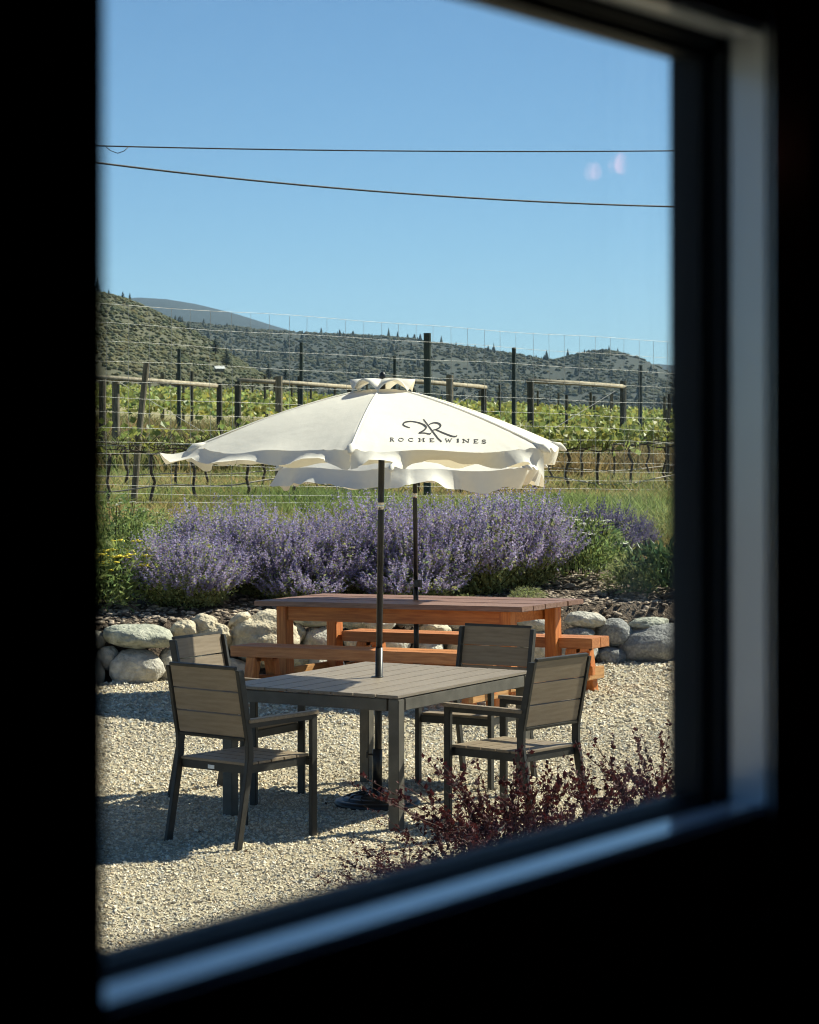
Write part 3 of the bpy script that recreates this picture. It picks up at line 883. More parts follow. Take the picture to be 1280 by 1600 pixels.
# ------------------------------------------------------------------ flowering plants of the bed
def catmint(seed, stems, rad, hgt, flower_mat, dense_fl=8):
    global rng
    keep = rng; rng = np.random.default_rng(seed)
    FP = []; LP_ = []; LU = []; SV = MB()
    for i in range(stems):
        th = math.radians(62) * math.sqrt(rng.uniform(0, 1)); a = rng.uniform(0, 2 * math.pi)
        d = np.array([math.sin(th) * math.cos(a), math.sin(th) * math.sin(a), math.cos(th)])
        r0 = rad * 0.35 * math.sqrt(rng.uniform(0, 1))
        b = np.array([math.cos(a) * r0, math.sin(a) * r0, 0])
        env = 1.0 / math.sqrt((math.sin(th) / (rad * 1.15)) ** 2 + (math.cos(th) / hgt) ** 2)
        L_ = env * rng.uniform(0.72, 1.08)
        bend = np.array([0, 0, 0.16 * L_ * math.sin(th)])
        f0 = rng.uniform(0.62, 0.80)
        P_ = lambda f: b + d * L_ * f + bend * f * f
        for k in range(dense_fl):
            f = f0 + (1 - f0) * (k + rng.uniform(0, 0.6)) / dense_fl
            w = 0.017 * (1.15 - 0.75 * (f - f0) / (1 - f0))
            for q in range(4):
                FP.append((*(P_(f) + rng.normal(0, w * 0.45, 3)), w * 1.5))
        for k in range(15):
            f = rng.uniform(0.22, f0 + 0.16)
            LP_.append(P_(f) + rng.normal(0, 0.018, 3))
        for k in range(7):
            f = rng.uniform(0.1, 0.45)
            LP_.append(P_(f) + rng.normal(0, 0.03, 3))
        if i % 3 == 0:
            SV.tube([P_(0.05), P_(0.45), P_(0.8)], [0.003, 0.0025, 0.0015], 3, False)
    FP = np.array(FP)
    V, F, T = leaf_quads(FP[:, :3], FP[:, 3], tint_lo=0.6, tint_hi=1.35, wid=0.85, hue=0.07)
    fm = mesh_np('flower_spikes', V, F, flower_mat, T)
    V, F, T = leaf_quads(np.array(LP_), 0.036, up=np.array([0, 0, 0.4]), wid=0.6)
    lm = mesh_np('foliage', V, F, M['lav_leaf'], T)
    sm = SV.mesh('stems', M['lav_leaf'])
    rng = keep
    return fm, lm, sm


cat = [catmint(101 + i, 760, 0.58, 0.95, M['lav_flower']) for i in range(3)]
sage = catmint(140, 330, 0.42, 0.72, M['sage_flower'], 10)
small = catmint(150, 300, 0.42, 0.60, M['lav_flower'])


def bush(px, Y, ms, label, sc, rz, name='catmint_bush', cat_='flower bush', group='purple flowering bushes in the bed'):
    x = (px - 640) / FPX * Y
    t = tag(empty(name, (x, Y, float(ground_z(x, Y)) - 0.02), rz), label, cat_, group)
    t.scale = sc
    for nme, me in zip(('flower_spikes', 'foliage', 'stems'), ms):
        o = link_mesh(nme, me, None, t); o['kind'] = 'stuff'
    return t


for i, (px, Y, k, sc, lab) in enumerate([
    (292, 22.7, 0, (0.98, 0.95, 0.80), 'leftmost purple catmint bush, standing behind the beige wall boulders'),
    (352, 23.7, 1, (1.0, 1, 1.0), 'tall purple catmint bush, second from the left in the flower bed'),
    (432, 23.4, 2, (1.0, 1, 0.92), 'purple catmint bush behind the left end of the picnic table'),
    (512, 23.5, 0, (1.0, 1, 0.88), 'purple catmint bush left of the dining umbrella pole'),
    (588, 23.8, 1, (0.98, 1, 1.03), 'purple catmint bush directly behind the dining umbrella pole'),
    (662, 23.6, 2, (1.0, 1, 1.04), 'purple catmint bush directly behind the picnic umbrella pole'),
    (738, 23.9, 0, (1.0, 1, 1.08), 'tall purple catmint bush right of the picnic umbrella pole'),
    (806, 24.4, 1, (0.98, 1, 1.08), 'rightmost purple catmint bush, next to the white flowers'),
]):
    bush(px, Y - 0.22, cat[k], lab, (sc[0] * 0.95, sc[1] * 0.95, sc[2] * [1.0, 0.98, 1.06, 0.94, 1.05, 0.95, 1.0, 1.02][i]), i * 1.3)
bush(470, 22.75, small, 'low purple catmint clump close behind the picnic table top', (0.9, 0.9, 0.75), 2.0)
bush(640, 22.9, small, 'low purple catmint clump between the two umbrella poles', (1.1, 1.0, 0.85), 0.6)
bush(935, 26.0, sage, 'dark violet sage clump behind the white flowers', (1.0, 1.0, 0.95), 0.4, 'sage_clump')
bush(985, 26.4, sage, 'small thin violet sage clump at the right end of the purple bushes', (0.55, 0.6, 0.75), 2.2, 'sage_clump')


def leafy(seed, n, rad, hgt, lsize, wid, mat, heads, hmat, hsize):
    """bushy plant of long leaves with flat flower heads on stalks"""
    global rng
    keep = rng; rng = np.random.default_rng(seed)
    a = rng.uniform(0, 2 * math.pi, n); r_ = rad * np.sqrt(rng.uniform(0, 1, n))
    zmax = hgt * np.sqrt(np.clip(1 - (r_ / rad) ** 2 * 0.75, 0.05, 1))
    z = zmax * rng.uniform(0.08, 1.0, n) ** 0.7
    pos = np.stack([np.cos(a) * r_, np.sin(a) * r_, z], -1)
    up = np.stack([np.cos(a) * 0.9, np.sin(a) * 0.9, np.full(n, 1.0)], -1)
    V, F, T = leaf_quads(pos, lsize, up=up, wid=wid)
    lm = mesh_np('foliage', V, F, mat, T)
    mb = MB(); sb = MB()
    for i in range(heads):
        aa = rng.uniform(0, 2 * math.pi); rr = rad * 0.95 * math.sqrt(rng.uniform(0, 1))
        zz = hgt * rng.uniform(0.75, 1.14) * (1 - 0.35 * (rr / rad) ** 2)
        c = np.array([math.cos(aa) * rr, math.sin(aa) * rr, zz])
        sb.tube([(c[0] * 0.6, c[1] * 0.6, 0.1), tuple(c)], [0.003, 0.0025], 4)
        for j in range(9):
            q = c + np.array([rng.normal(0, hsize * 0.45), rng.normal(0, hsize * 0.45), rng.normal(0, hsize * 0.08)])
            mb.lathe([(hsize * 0.12, -0.004), (hsize * 0.32, 0.0), (hsize * 0.2, hsize * 0.12)], tuple(q), 6)
    hm_ = mb.mesh('flower_heads', hmat) if heads else None
    sm = sb.mesh('stalks', mat) if heads else None
    rng = keep
    return lm, hm_, sm


def plant(px, Y, ms, label, name, sc=(1, 1, 1), cat_='plant', group=None, rz=0.0):
    x = (px - 640) / FPX * Y
    t = tag(empty(name, (x, Y, float(ground_z(x, Y)) - 0.02), rz), label, cat_, group); t.scale = sc
    for nme, me in zip(('foliage', 'flower_heads', 'stalks'), ms):
        if me is not None:
            o = link_mesh(nme, me, None, t); o['kind'] = 'stuff'
    return t


yar_y = leafy(201, 1500, 0.36, 0.62, 0.085, 0.22, M['yarrow_leaf'], 24, M['yellow_flower'], 0.055)
yar_w = leafy(202, 1500, 0.40, 0.62, 0.085, 0.24, M['yarrow_leaf'], 42, M['white_flower'], 0.032)
peony = leafy(203, 900, 0.44, 0.52, 0.12, 0.36, M['peony_leaf'], 0, None, 0)
wisp = leafy(204, 900, 0.30, 0.55, 0.10, 0.10, M['lav_leaf'], 0, None, 0)
tall_green = leafy(205, 1500, 0.42, 0.85, 0.10, 0.2, M['yarrow_leaf'], 26, M['white_flower'], 0.02)
plant(188, 22.3, yar_y, 'green yarrow with flat yellow flower heads left of the catmint', 'yarrow_plant', (1.0, 0.9, 1.0))
plant(152, 22.1, leafy(206, 1300, 0.34, 0.55, 0.085, 0.22, M['yarrow_leaf'], 12, M['yellow_flower'], 0.045), 'green yarrow at the left edge of the window with few yellow heads', 'yarrow_plant')
plant(172, 24.6, tall_green, 'tall pale green flowering weeds behind the yellow yarrow', 'weed_clump', (1.1, 0.9, 0.92), 'weeds')
plant(234, 25.6, tall_green, 'pale green weeds rising behind the leftmost catmint', 'weed_clump', (1.0, 0.9, 0.6), 'weeds', rz=1.5)
plant(912, 24.6, yar_w, 'bright green yarrow with small white flower heads', 'yarrow_plant', (1.2, 1.05, 1.1), rz=0.7)
plant(1040, 23.9, peony, 'dark green broad leaved plant at the right edge above the boulders', 'leafy_plant', (1.0, 0.9, 1.0))
plant(985, 23.8, wisp, 'wispy grey green plant between the white yarrow and the dark leafy plant', 'leafy_plant', (0.9, 0.8, 0.75))
plant(1050, 27.0, wisp, 'thin green shrub at the right edge behind the dark leafy plant', 'leafy_plant', (0.8, 0.8, 0.9), rz=2)
plant(730, 22.75, wisp, 'low tuft of grey green grass left of the bare bark above the table', 'grass_tuft', (0.6, 0.5, 0.25), 'grass')
plant(825, 23.3, wisp, 'low tuft of dry grass behind the right end of the picnic table', 'grass_tuft', (0.7, 0.5, 0.28), 'grass', rz=1)

# ------------------------------------------------------------------ dining table
TH = R(-30)
table = tag(empty('dining_table', (-0.168, 14.06, 0), TH), 'rectangular grey slatted dining table with dark metal frame under the near umbrella', 'table')
TA, TB, TZ = 1.16, 1.57, 0.74
npl = 8; pw = (TA - 0.008) / npl
slat_me = MB().box((0, 0, 0), (pw - 0.006, TB, 0.016)).mesh('top_slat', M['slat_table'], bevel=0.002)
for i in range(npl):
    o = link_mesh('top_slat', slat_me, None, table); o.location = (-TA / 2 + 0.004 + pw * (i + 0.5), 0, TZ - 0.008)
mb = MB()
e = 0.004
for sx in (-1, 1):
    mb.box((sx * (TA / 2 - 0.02), 0, TZ - 0.055), (0.032, TB - 0.16, 0.066))
for sy in (-1, 1):
    mb.box((0, sy * (TB / 2 - 0.02), TZ - 0.055), (TA - 0.16, 0.032, 0.066))
mb.build('apron', M['table_metal'], table, bevel=0.003)
MB().box((0, 0, TZ - 0.03), (TA - 0.08, 0.05, 0.024)).box((0, 0.4, TZ - 0.03), (TA - 0.08, 0.05, 0.024)).box((0, -0.4, TZ - 0.03), (TA - 0.08, 0.05, 0.024)).build('crossbar', M['table_metal'], table)
leg_me = MB().box((0, 0, 0), (0.066, 0.066, TZ - 0.02)).mesh('leg', M['table_metal'], bevel=0.004)
for sx in (-1, 1):
    for sy in (-1, 1):
        o = link_mesh('leg', leg_me, None, table); o.location = (sx * (TA / 2 - 0.036), sy * (TB / 2 - 0.036), (TZ - 0.02) / 2 - 0.002)


# ------------------------------------------------------------------ armchairs
def rear_path():
    return [(-0.335, 0.0), (-0.262, 0.36), (-0.245, 0.47), (-0.246, 0.56), (-0.322, 0.935)]


def make_chair():
    c = empty('armchair')
    W = 0.53; hw = W / 2 - 0.015
    # front legs
    for s in (-1, 1):
        MB().box((s * hw, 0.262, 0.327), (0.026, 0.044, 0.654)).build('front_leg', M['frame_metal'], c, bevel=0.003)
    # rear legs run up into the back posts
    for s in (-1, 1):
        mb = MB(); pts = rear_path(); V = []; F = []
        for k, (y, z) in enumerate(pts):
            for dx, dy in ((-0.013, -0.022), (0.013, -0.022), (0.013, 0.022), (-0.013, 0.022)):
                V.append((s * hw + dx, y + dy, z))
        for k in range(len(pts) - 1):
            for q in range(4):
                F.append((k * 4 + q, k * 4 + (q + 1) % 4, (k + 1) * 4 + (q + 1) % 4, (k + 1) * 4 + q))
        F += [(3, 2, 1, 0), tuple(len(V) - 4 + q for q in range(4))]
        mb.add(V, F); mb.build('rear_leg', M['frame_metal'], c, bevel=0.003)
    # arms
    for s in (-1, 1):
        a = MB().box((s * hw, 0.012, 0.666), (0.046, 0.55, 0.020)).build('armrest', M['slat'], c, bevel=0.003)
        MB().box((s * hw, 0.0, 0.643), (0.024, 0.50, 0.026)).build('arm_rail', M['frame_metal'], a, bevel=0.002)
    # seat
    mb = MB()
    mb.box((0, 0.245, 0.408), (W - 0.06, 0.022, 0.044)).box((0, -0.235, 0.408), (W - 0.06, 0.022, 0.044))
    for s in (-1, 1):
        mb.box((s * (hw - 0.032), 0.005, 0.408), (0.022, 0.457, 0.043))
    mb.build('seat_frame', M['frame_metal'], c, bevel=0.002)
    for s in (-1, 1):
        MB().box((s * (hw - 0.012), 0.245, 0.40), (0.03, 0.02, 0.03)).build('seat_bracket', M['frame_metal'], c)
    sl = MB().box((0, 0, 0), (W - 0.062, 0.094, 0.014)).mesh('seat_slat', M['slat'], bevel=0.002)
    for k in range(5):
        o = link_mesh('seat_slat', sl, None, c); o.location = (0, -0.206 + k * 0.1015, 0.4385)
    # back slats, leaning with the posts
    ang = math.atan2(0.076, 0.375)
    bs = MB().box((0, 0, 0), (W - 0.062, 0.016, 0.118)).mesh('back_slat', M['slat'], bevel=0.002)
    for k in range(3):
        f = (0.075 + 0.124 * k) 
        o = link_mesh('back_slat', bs, None, c)
        o.location = (0, -0.253 - math.sin(ang) * f, 0.565 + math.cos(ang) * f); o.rotation_euler = (ang, 0, 0)
    for z0 in (0.0, 0.383):
        o = MB().box((0, 0, 0), (W - 0.06, 0.022, 0.016)).build('back_rail', M['frame_metal'], c, bevel=0.002)
        o.location = (0, -0.256 - math.sin(ang) * (z0 + 0.005), 0.565 + math.cos(ang) * (z0 + 0.005)); o.rotation_euler = (ang, 0, 0)
    return c


ch = make_chair()
spots = [((-0.878, 12.95), -38.5, 'grey slatted armchair nearest the camera, its back turned, left of the table'),
         ((-1.0, 14.40), -121, 'grey slatted armchair with a sunlit half shaded backrest behind the nearest chair'),
         ((0.40, 14.97), 151, 'dark backed grey armchair facing the camera at the far right of the table'),
         ((0.575, 13.38), 50, 'grey slatted armchair with sunlit back behind the dark red shrubs')]
chairs = []
for i, ((x, y), a, lab) in enumerate(spots):
    c = ch if i == 0 else copy_tree(ch)
    c.location = (x, y, -0.003); c.rotation_euler = (0, 0, R(a)); tag(c, lab, 'armchair', 'slatted armchairs round the dining table')
    chairs.append(c)
MB().box((-0.02, -0.2475, 0.405), (0.045, 0.002, 0.02)).build('maker_tag', M['white_tag'], chairs[0])['label'] = 'small white tag on the rear seat edge'


# ------------------------------------------------------------------ picnic table and benches
PT = R(-31)
pic = empty('picnic_table', (0.075, 20.14, 0.0), PT); pic.rotation_euler = (0, R(-1.0), PT)
tag(pic, 'long reddish stained wooden picnic table in front of the boulder wall', 'table')
PLn, PWd, PH = 2.56, 1.08, 0.76
wd = [0.20, 0.20, 0.20, 0.20, 0.28]
y = -PWd / 2
for k, w_ in enumerate(wd):
    MB().box((random.uniform(-0.006, 0.006), y + w_ / 2, PH - 0.021 - 0.002 * (k % 2)), (PLn, w_ - 0.007, 0.042)).build('top_plank', M['wood_top'], pic, bevel=0.004)
    y += w_
for s in (-1, 1):
    MB().box((0, s * 0.40, PH - 0.105), (PLn - 0.52, 0.045, 0.125)).build('apron', M['wood'], pic, bevel=0.004)
    MB().box((s * (PLn / 2 - 0.30), 0, PH - 0.10), (0.045, 0.752, 0.115)).build('end_apron', M['wood'], pic, bevel=0.004)
for sx in (-1, 1):
    for sy in (-1, 1):
        MB().box((sx * (PLn / 2 - 0.21), sy * 0.385, (PH - 0.046) / 2 - 0.04), (0.1, 0.115, PH - 0.046 + 0.08)).build('leg', M['wood_v'], pic, bevel=0.006)
    MB().box((sx * (PLn / 2 - 0.145), 0, 0.13), (0.042, 1.02, 0.1)).build('foot_rail', M['wood_pale'], pic, bevel=0.004)


def make_bench():
    b = empty('picnic_bench')
    L_, H_ = 2.43, 0.45
    for s in (-1, 1):
        MB().box((random.uniform(-0.004, 0.004), s * 0.083, H_ - 0.043), (L_, 0.160, 0.086)).build('seat_plank', M['wood_top'] if False else M['wood_bench'], b, bevel=0.005)
    for sx in (-1, 1):
        xx = sx * (L_ / 2 - 0.20)
        MB().box((xx, 0, H_ - 0.106), (0.09, 0.30, 0.038)).build('cleat', M['wood'], b, bevel=0.003)
        for sy in (-1, 1):
            mb = MB(); lo = -0.04; hi = H_ - 0.088
            yb, yt = sy * 0.215, sy * 0.12
            V = []
            for z, yy in ((lo, yb), (hi, yt)):
                for dx, dy in ((-0.045, -0.045), (0.045, -0.045), (0.045, 0.045), (-0.045, 0.045)):
                    V.append((xx + dx, yy + dy, z))
            mb.add(V, [(3, 2, 1, 0), (4, 5, 6, 7), (0, 1, 5, 4), (1, 2, 6, 5), (2, 3, 7, 6), (3, 0, 4, 7)])
            mb.build('leg', M['wood_v'], b, bevel=0.004)
        st = MB()
        st.box((xx + sx * 0.068, -0.155, 0.14), (0.04, 0.25, 0.10)).box((xx + sx * 0.068, 0.155, 0.14), (0.04, 0.25, 0.10)).box((xx + sx * 0.068, 0, 0.112), (0.039, 0.07, 0.044))
        st.build('cross_rail', M['wood_pale'], b, bevel=0.003)
    MB().box((0, 0, 0.172), (L_ - 0.14, 0.055, 0.075)).build('long_rail', M['wood'], b, bevel=0.003)
    return b


M['wood_bench'] = noise_mat('bench_stained_wood', (0.35, 0.125, 0.042), (0.52, 0.215, 0.08), 4, 0.45, 0.25, 24, stretch=(1.2, 14, 14), rough2=0.6, bdist=0.004)
b1 = make_bench()
b1.location = (-0.319, 19.08, 0.0); b1.rotation_euler = (0, R(-1.0), PT)
tag(b1, 'reddish stained picnic bench in front of the picnic table, partly hidden by the armchairs', 'bench', 'benches of the picnic table')
b2 = copy_tree(b1)
b2.location = (0.54, 20.5, 0.0)
tag(b2, 'reddish stained picnic bench behind the picnic table, its end sticking out at the right', 'bench', 'benches of the picnic table')


# ------------------------------------------------------------------ umbrellas
def rim_angles(kind):
    """how far the valance is blown out (degrees from hanging) along each of the six panels: (t, angle) pairs"""
    if kind == 0:
        return {0: [(0, 5), (0.05, 50), (0.12, 78), (0.22, 66), (0.30, -50), (0.45, -66), (0.6, -66), (0.72, -58), (0.79, 20), (0.86, 60), (0.94, 15), (1, 0)],
                1: [(0, -20), (0.1, -55), (0.3, -60), (0.7, -50), (1, -20)], 2: [(0, -20), (0.5, 10), (1, 5)], 3: [(0, 5), (0.5, 10), (1, 5)],
                4: [(0, 5), (0.7, 10), (0.9, 50), (1, 97)],
                5: [(0, 97), (0.05, 72), (0.12, 45), (0.2, 66), (0.33, 78), (0.45, 62), (0.53, 20), (0.62, 48), (0.75, 72), (0.85, 70), (0.93, 25), (1, 5)]}
    return {0: [(0, 20), (0.15, 50), (0.3, 65), (0.42, 20), (0.55, -8), (0.7, 8), (0.85, -15), (1, -25)], 1: [(0, -25), (0.3, -60), (0.7, -50), (1, -10)], 2: [(0, 5), (1, 5)], 3: [(0, 5), (1, 5)],
            4: [(0, 5), (0.5, 10), (1, 38)], 5: [(0, 38), (0.1, 12), (0.2, 40), (0.35, 58), (0.5, 38), (0.65, 55), (0.8, 22), (1, 20)]}


def umbrella(name, cx, cy, zt, zr, Rr, a0, kind, label, pole_foot, lean=(0, 0)):
    u = tag(empty(name, (cx, cy, 0)), label, 'umbrella', 'canvas patio umbrellas')
    ribd = [(math.sin(a0 + k * math.pi / 3), -math.cos(a0 + k * math.pi / 3)) for k in range(6)]
    lx, ly = lean

    def rib(k, r):
        d = ribd[k % 6]
        return Vector((lx + d[0] * Rr * r, ly + d[1] * Rr * r, zr + (zt - zr) * (1 - r ** 1.38)))

    nt, nr = 30, 20
    V = []; F = []
    for k in range(6):
        b = len(V)
        for j in range(nr + 1):
            r = 0.07 + 0.93 * j / nr
            for i in range(nt + 1):
                t = i / nt
                p = rib(k, r).lerp(rib(k + 1, r), t)
                s = math.sin(math.pi * t)
                edge = max(0.0, (r - 0.72) / 0.28)
                p.z -= 0.030 * s * r * r
                p.z += 0.010 * noise.noise(Vector((p.x * 3, p.y * 3, kind * 5.0))) * (0.3 + edge * 1.6)
                p.z -= 0.016 * edge * edge * math.sin(2 * math.pi * t * (1.5 if k != 5 else 1.0) + (0.8 if kind == 0 else 2.0)) * s
                tipf = max(0.0, 1 - min(t, 1 - t) / 0.22) * max(0.0, (r - 0.8) / 0.2)
                p.z += 0.010 * tipf * math.sin(t * 75 + k * 1.7) - 0.004 * tipf
                V.append(p)
        for j in range(nr):
            for i in range(nt):
                q = b + j * (nt + 1) + i
                F.append((q, q + 1, q + nt + 2, q + nt + 1))
    bm = bmesh.new()
    me = bpy.data.meshes.new('canopy'); me.from_pydata([tuple(v) for v in V], [], F)
    bm.from_mesh(me); bmesh.ops.remove_doubles(bm, verts=bm.verts[:], dist=0.002)
    # keep the seams along the ribs crisp
    bm.to_mesh(me); bm.free()
    me.polygons.foreach_set('use_smooth', [True] * len(me.polygons))
    me.materials.append(M['cloth'])
    can = link_mesh('canopy', me, None, u)
    # stitched seams along the ribs and round the rim
    for k in range(6):
        pts = [rib(k, r) + Vector((0, 0, 0.001)) for r in np.linspace(0.12, 1.0, 12)]
        mbs = MB(); sd = Vector((-ribd[k][1], ribd[k][0], 0)) * 0.008
        VV_ = []
        for p in pts: VV_ += [p - sd - Vector((0, 0, 0.001)), p + Vector((0, 0, 0.0045)), p + sd - Vector((0, 0, 0.001))]
        mbs.add(VV_, [(3 * q, 3 * q + 1, 3 * q + 4, 3 * q + 3) for q in range(11)] + [(3 * q + 1, 3 * q + 2, 3 * q + 5, 3 * q + 4) for q in range(11)])
        mbs.build('seam', M['cloth'], can)
    # valance
    ang = rim_angles(kind)
    VV = []; FF = []
    nl = 6; nv = 40
    for k in range(6):
        b = len(VV)
        al = ang[k]
        c0, c1 = Vector((*ribd[k], 0)), Vector((*ribd[(k + 1) % 6], 0))
        for i in range(nv + 1):
            t = i / nv
            ti = t * nt; i0 = min(int(ti), nt - 1); ft = ti - i0
            base = V[k * (nr + 1) * (nt + 1) + nr * (nt + 1) + i0].lerp(V[k * (nr + 1) * (nt + 1) + nr * (nt + 1) + i0 + 1], ft)
            o_ = (c0.lerp(c1, t)).normalized()
            side = Vector((-o_.y, o_.x, 0))
            # smooth interpolation of the blow angle
            ta_ = [q[0] for q in al]; va_ = [q[1] for q in al]
            a_ = float(np.mean([np.interp(min(max(t + e_, 0), 1), ta_, va_) for e_ in (-0.03, 0, 0.03)]))
            a_ += (10 if kind == 0 else 16) * noise.noise(Vector((t * 9 + k * 4.0, kind * 3.0, 1.0)))
            L_ = (0.10 if kind == 0 else 0.165) * (1 + 0.10 * math.cos(2 * math.pi * t * 3))
            if kind == 0 and ((k == 0 and t > 0.93)): L_ *= 1.0 + 9.0 * (t - 0.93)
            if kind == 0 and ((k == 5 and t < 0.06) or (k == 4 and t > 0.94)): L_ *= 1.95
            p = base.copy()
            for j in range(nl + 1):
                if j:
                    aj = R(a_ * (0.55 + 0.55 * j / nl))
                    st = L_ / nl
                    p = p + o_ * math.sin(aj) * st - Vector((0, 0, 1)) * math.cos(aj) * st
                    p = p + side * 0.010 * noise.noise(Vector((t * 22 + k * 9, j * 0.7, kind * 2.0 + 4)))
                VV.append(p + o_ * (0.0 if j else 0.001))
        for i in range(nv):
            for j in range(nl):
                q = b + i * (nl + 1) + j
                FF.append((q, q + 1, q + nl + 2, q + nl + 1))
    me = bpy.data.meshes.new('valance'); me.from_pydata([tuple(v) for v in VV], [], FF)
    bm = bmesh.new(); bm.from_mesh(me); bmesh.ops.remove_doubles(bm, verts=bm.verts[:], dist=0.002); bm.to_mesh(me); bm.free()
    me.polygons.foreach_set('use_smooth', [True] * len(me.polygons)); me.materials.append(M['cloth'])
    link_mesh('valance', me, None, can)
    # lifted vent cap
    CV = []; CF = []
    nc = 10
    for k in range(6):
        b = len(CV)
        for j in range(5):
            r = j / 4 * 0.185
            for i in range(nc + 1):
                t = i / nc
                p = rib(k, r / Rr).lerp(rib(k + 1, r / Rr), t)
                f = j / 4
                lift = math.sin(math.pi * t)
                p.z += 0.052 * (1 - 0.72 * f ** 2) + 0.062 * lift * f ** 1.5 + 0.012 * f * noise.noise(Vector((k * 3.0 + t * 2, f * 2, 2.0 + kind)))
                d = Vector((p.x - lx, p.y - ly, 0))
                if d.length > 1e-4: p += d.normalized() * 0.030 * lift * f
                CV.append(p)
        for j in range(4):
            for i in range(nc):
                q = b + j * (nc + 1) + i
                CF.append((q, q + 1, q + nc + 2, q + nc + 1))
        # turned down lip of the cap
        e0 = b + 4 * (nc + 1); b2 = len(CV)
        for i in range(nc + 1):
            p = CV[e0 + i].copy(); lift = math.sin(math.pi * i / nc)
            p.z -= 0.012 - 0.004 * lift
            CV.append(p)
        for i in range(nc):
            CF.append((e0 + i, e0 + i + 1, b2 + i + 1, b2 + i))
    me = bpy.data.meshes.new('vent_cap'); me.from_pydata([tuple(v) for v in CV], [], CF)
    bm = bmesh.new(); bm.from_mesh(me); bmesh.ops.remove_doubles(bm, verts=bm.verts[:], dist=0.0015); bm.to_mesh(me); bm.free()
    me.polygons.foreach_set('use_smooth', [True] * len(me.polygons)); me.materials.append(M['cloth'])
    link_mesh('vent_cap', me, None, can)
    # sewn pockets that hold the rib ends
    for k in range(6):
        d_ = Vector((*ribd[k], 0)); e_ = rib(k, 1.0)
        MB().tube([e_ - d_ * 0.07 + Vector((0, 0, 0.016)), e_ - Vector((0, 0, 0.004)), e_ + d_ * 0.028 - Vector((0, 0, 0.020)), e_ + d_ * 0.045 - Vector((0, 0, 0.028))], [0.012, 0.024, 0.016, 0.006], 8).build('rib_pocket', M['cloth'], can, smooth=True)
    # ribs and struts
    for k in range(6):
        pts = [rib(k, r) - Vector((0, 0, 0.016)) for r in (0.02, 0.25, 0.5, 0.75, 1.0)]
        rb = MB().tube(pts, 0.0065, 6).build('rib', M['black_metal'], u)
        MB().tube([Vector((lx * 0.8, ly * 0.8, zr - 0.05)), rib(k, 0.52) - Vector((0, 0, 0.025))], 0.0055, 6).build('strut', M['black_metal'], rb)
    # pole, hubs, finial
    pf = Vector((0, 0, pole_foot)); ptop = Vector((lx, ly, zt + 0.055))
    cut = pf.lerp(ptop, 0.36)
    MB().tube([pf, cut], 0.0215, 16).build('lower_pole', M['black_metal'], u, smooth=True)
    MB().tube([cut - (ptop - pf).normalized() * 0.05, ptop], 0.0185, 16).build('upper_pole', M['black_metal'], u, smooth=True)
    w_ = pf.lerp(ptop, 0.70)
    MB().tube([w_ - Vector((0, 0, 0.028)), w_ + Vector((0, 0, 0.012))], 0.0205, 16).build('collar', M['chrome'], u, smooth=True)
    hz = pf.lerp(ptop, (zr - 0.05) / (zt + 0.05))
    MB().lathe([(0.02, -0.03), (0.04, -0.025), (0.045, 0.0), (0.04, 0.025), (0.02, 0.03)], hz, 14).build('runner_hub', M['black_metal'], u, smooth=True)
    MB().lathe([(0.010, 0.02), (0.017, 0.032), (0.021, 0.046), (0.017, 0.062), (0.009, 0.071), (0.002, 0.075)], Vector((lx, ly, zt + 0.02)), 14).build('finial', M['black_metal'], u, smooth=True)
    return u, can


A0 = R(-8)
um1, can1 = umbrella('patio_umbrella', -0.187, 14.08, 2.425, 2.085, 1.14, A0, 0, 'cream canvas umbrella with black winery lettering over the dining table', 0.03, (0.03, 0.0))
um2, can2 = umbrella('patio_umbrella', 0.060, 20.12, 2.27, 1.885, 1.17, R(-9), 1, 'cream canvas umbrella over the picnic table, mostly hidden behind the near one', 0.03, (-0.02, 0.0))
MB().lathe([(0.028, 0.735), (0.036, 0.737), (0.036, 0.744), (0.026, 0.746)], (0, 0, 0), 16).build('table_ring', M['black_metal'], um1)
# crank on the second pole
MB().lathe([(0.012, -0.03), (0.034, -0.028), (0.034, 0.03), (0.012, 0.032)], (0.012, -0.03, 0.90), 12).build('crank_box', M['black_metal'], um2)

ub = tag(empty('umbrella_base', (-0.187, 14.08, 0)), 'round black cast umbrella stand with ridged rings under the dining table', 'umbrella stand')
prof = [(0.25, -0.01), (0.255, 0.012), (0.245, 0.026), (0.225, 0.034), (0.212, 0.030), (0.198, 0.044), (0.175, 0.050), (0.165, 0.045), (0.150, 0.058), (0.125, 0.064), (0.115, 0.058), (0.095, 0.072), (0.06, 0.080), (0.036, 0.085)]
MB().lathe(prof, n=40).build('foot', M['black_metal'], ub, smooth=True)
MB().lathe([(0.029, 0.07), (0.029, 0.318), (0.024, 0.322)], n=20).build('sleeve', M['black_metal'], ub, smooth=True)
sc_ = MB()
for k in range(12):
    a = 2 * math.pi * k / 12
    pts = [(math.cos(a + 0.13 * math.sin(j * 0.9)) * (0.07 + j * 0.016), math.sin(a + 0.13 * math.sin(j * 0.9)) * (0.07 + j * 0.016), 0.082 - j * 0.0052) for j in range(9)]
    sc_.tube(pts, 0.006, 5)
sc_.build('scroll_relief', M['black_metal'], ub, smooth=True)
MB().tube([(-0.028, 0, 0.29), (-0.06, -0.01, 0.29)], 0.006, 8).tube([(-0.06, -0.01, 0.272), (-0.06, -0.01, 0.308)], 0.007, 8).build('clamp_knob', M['black_metal'], ub)
ub2 = tag(empty('umbrella_base', (0.060, 20.12, 0)), 'round black umbrella stand on the gravel under the picnic table', 'umbrella stand')
for chd in list(ub.children): copy_tree(chd, ub2)


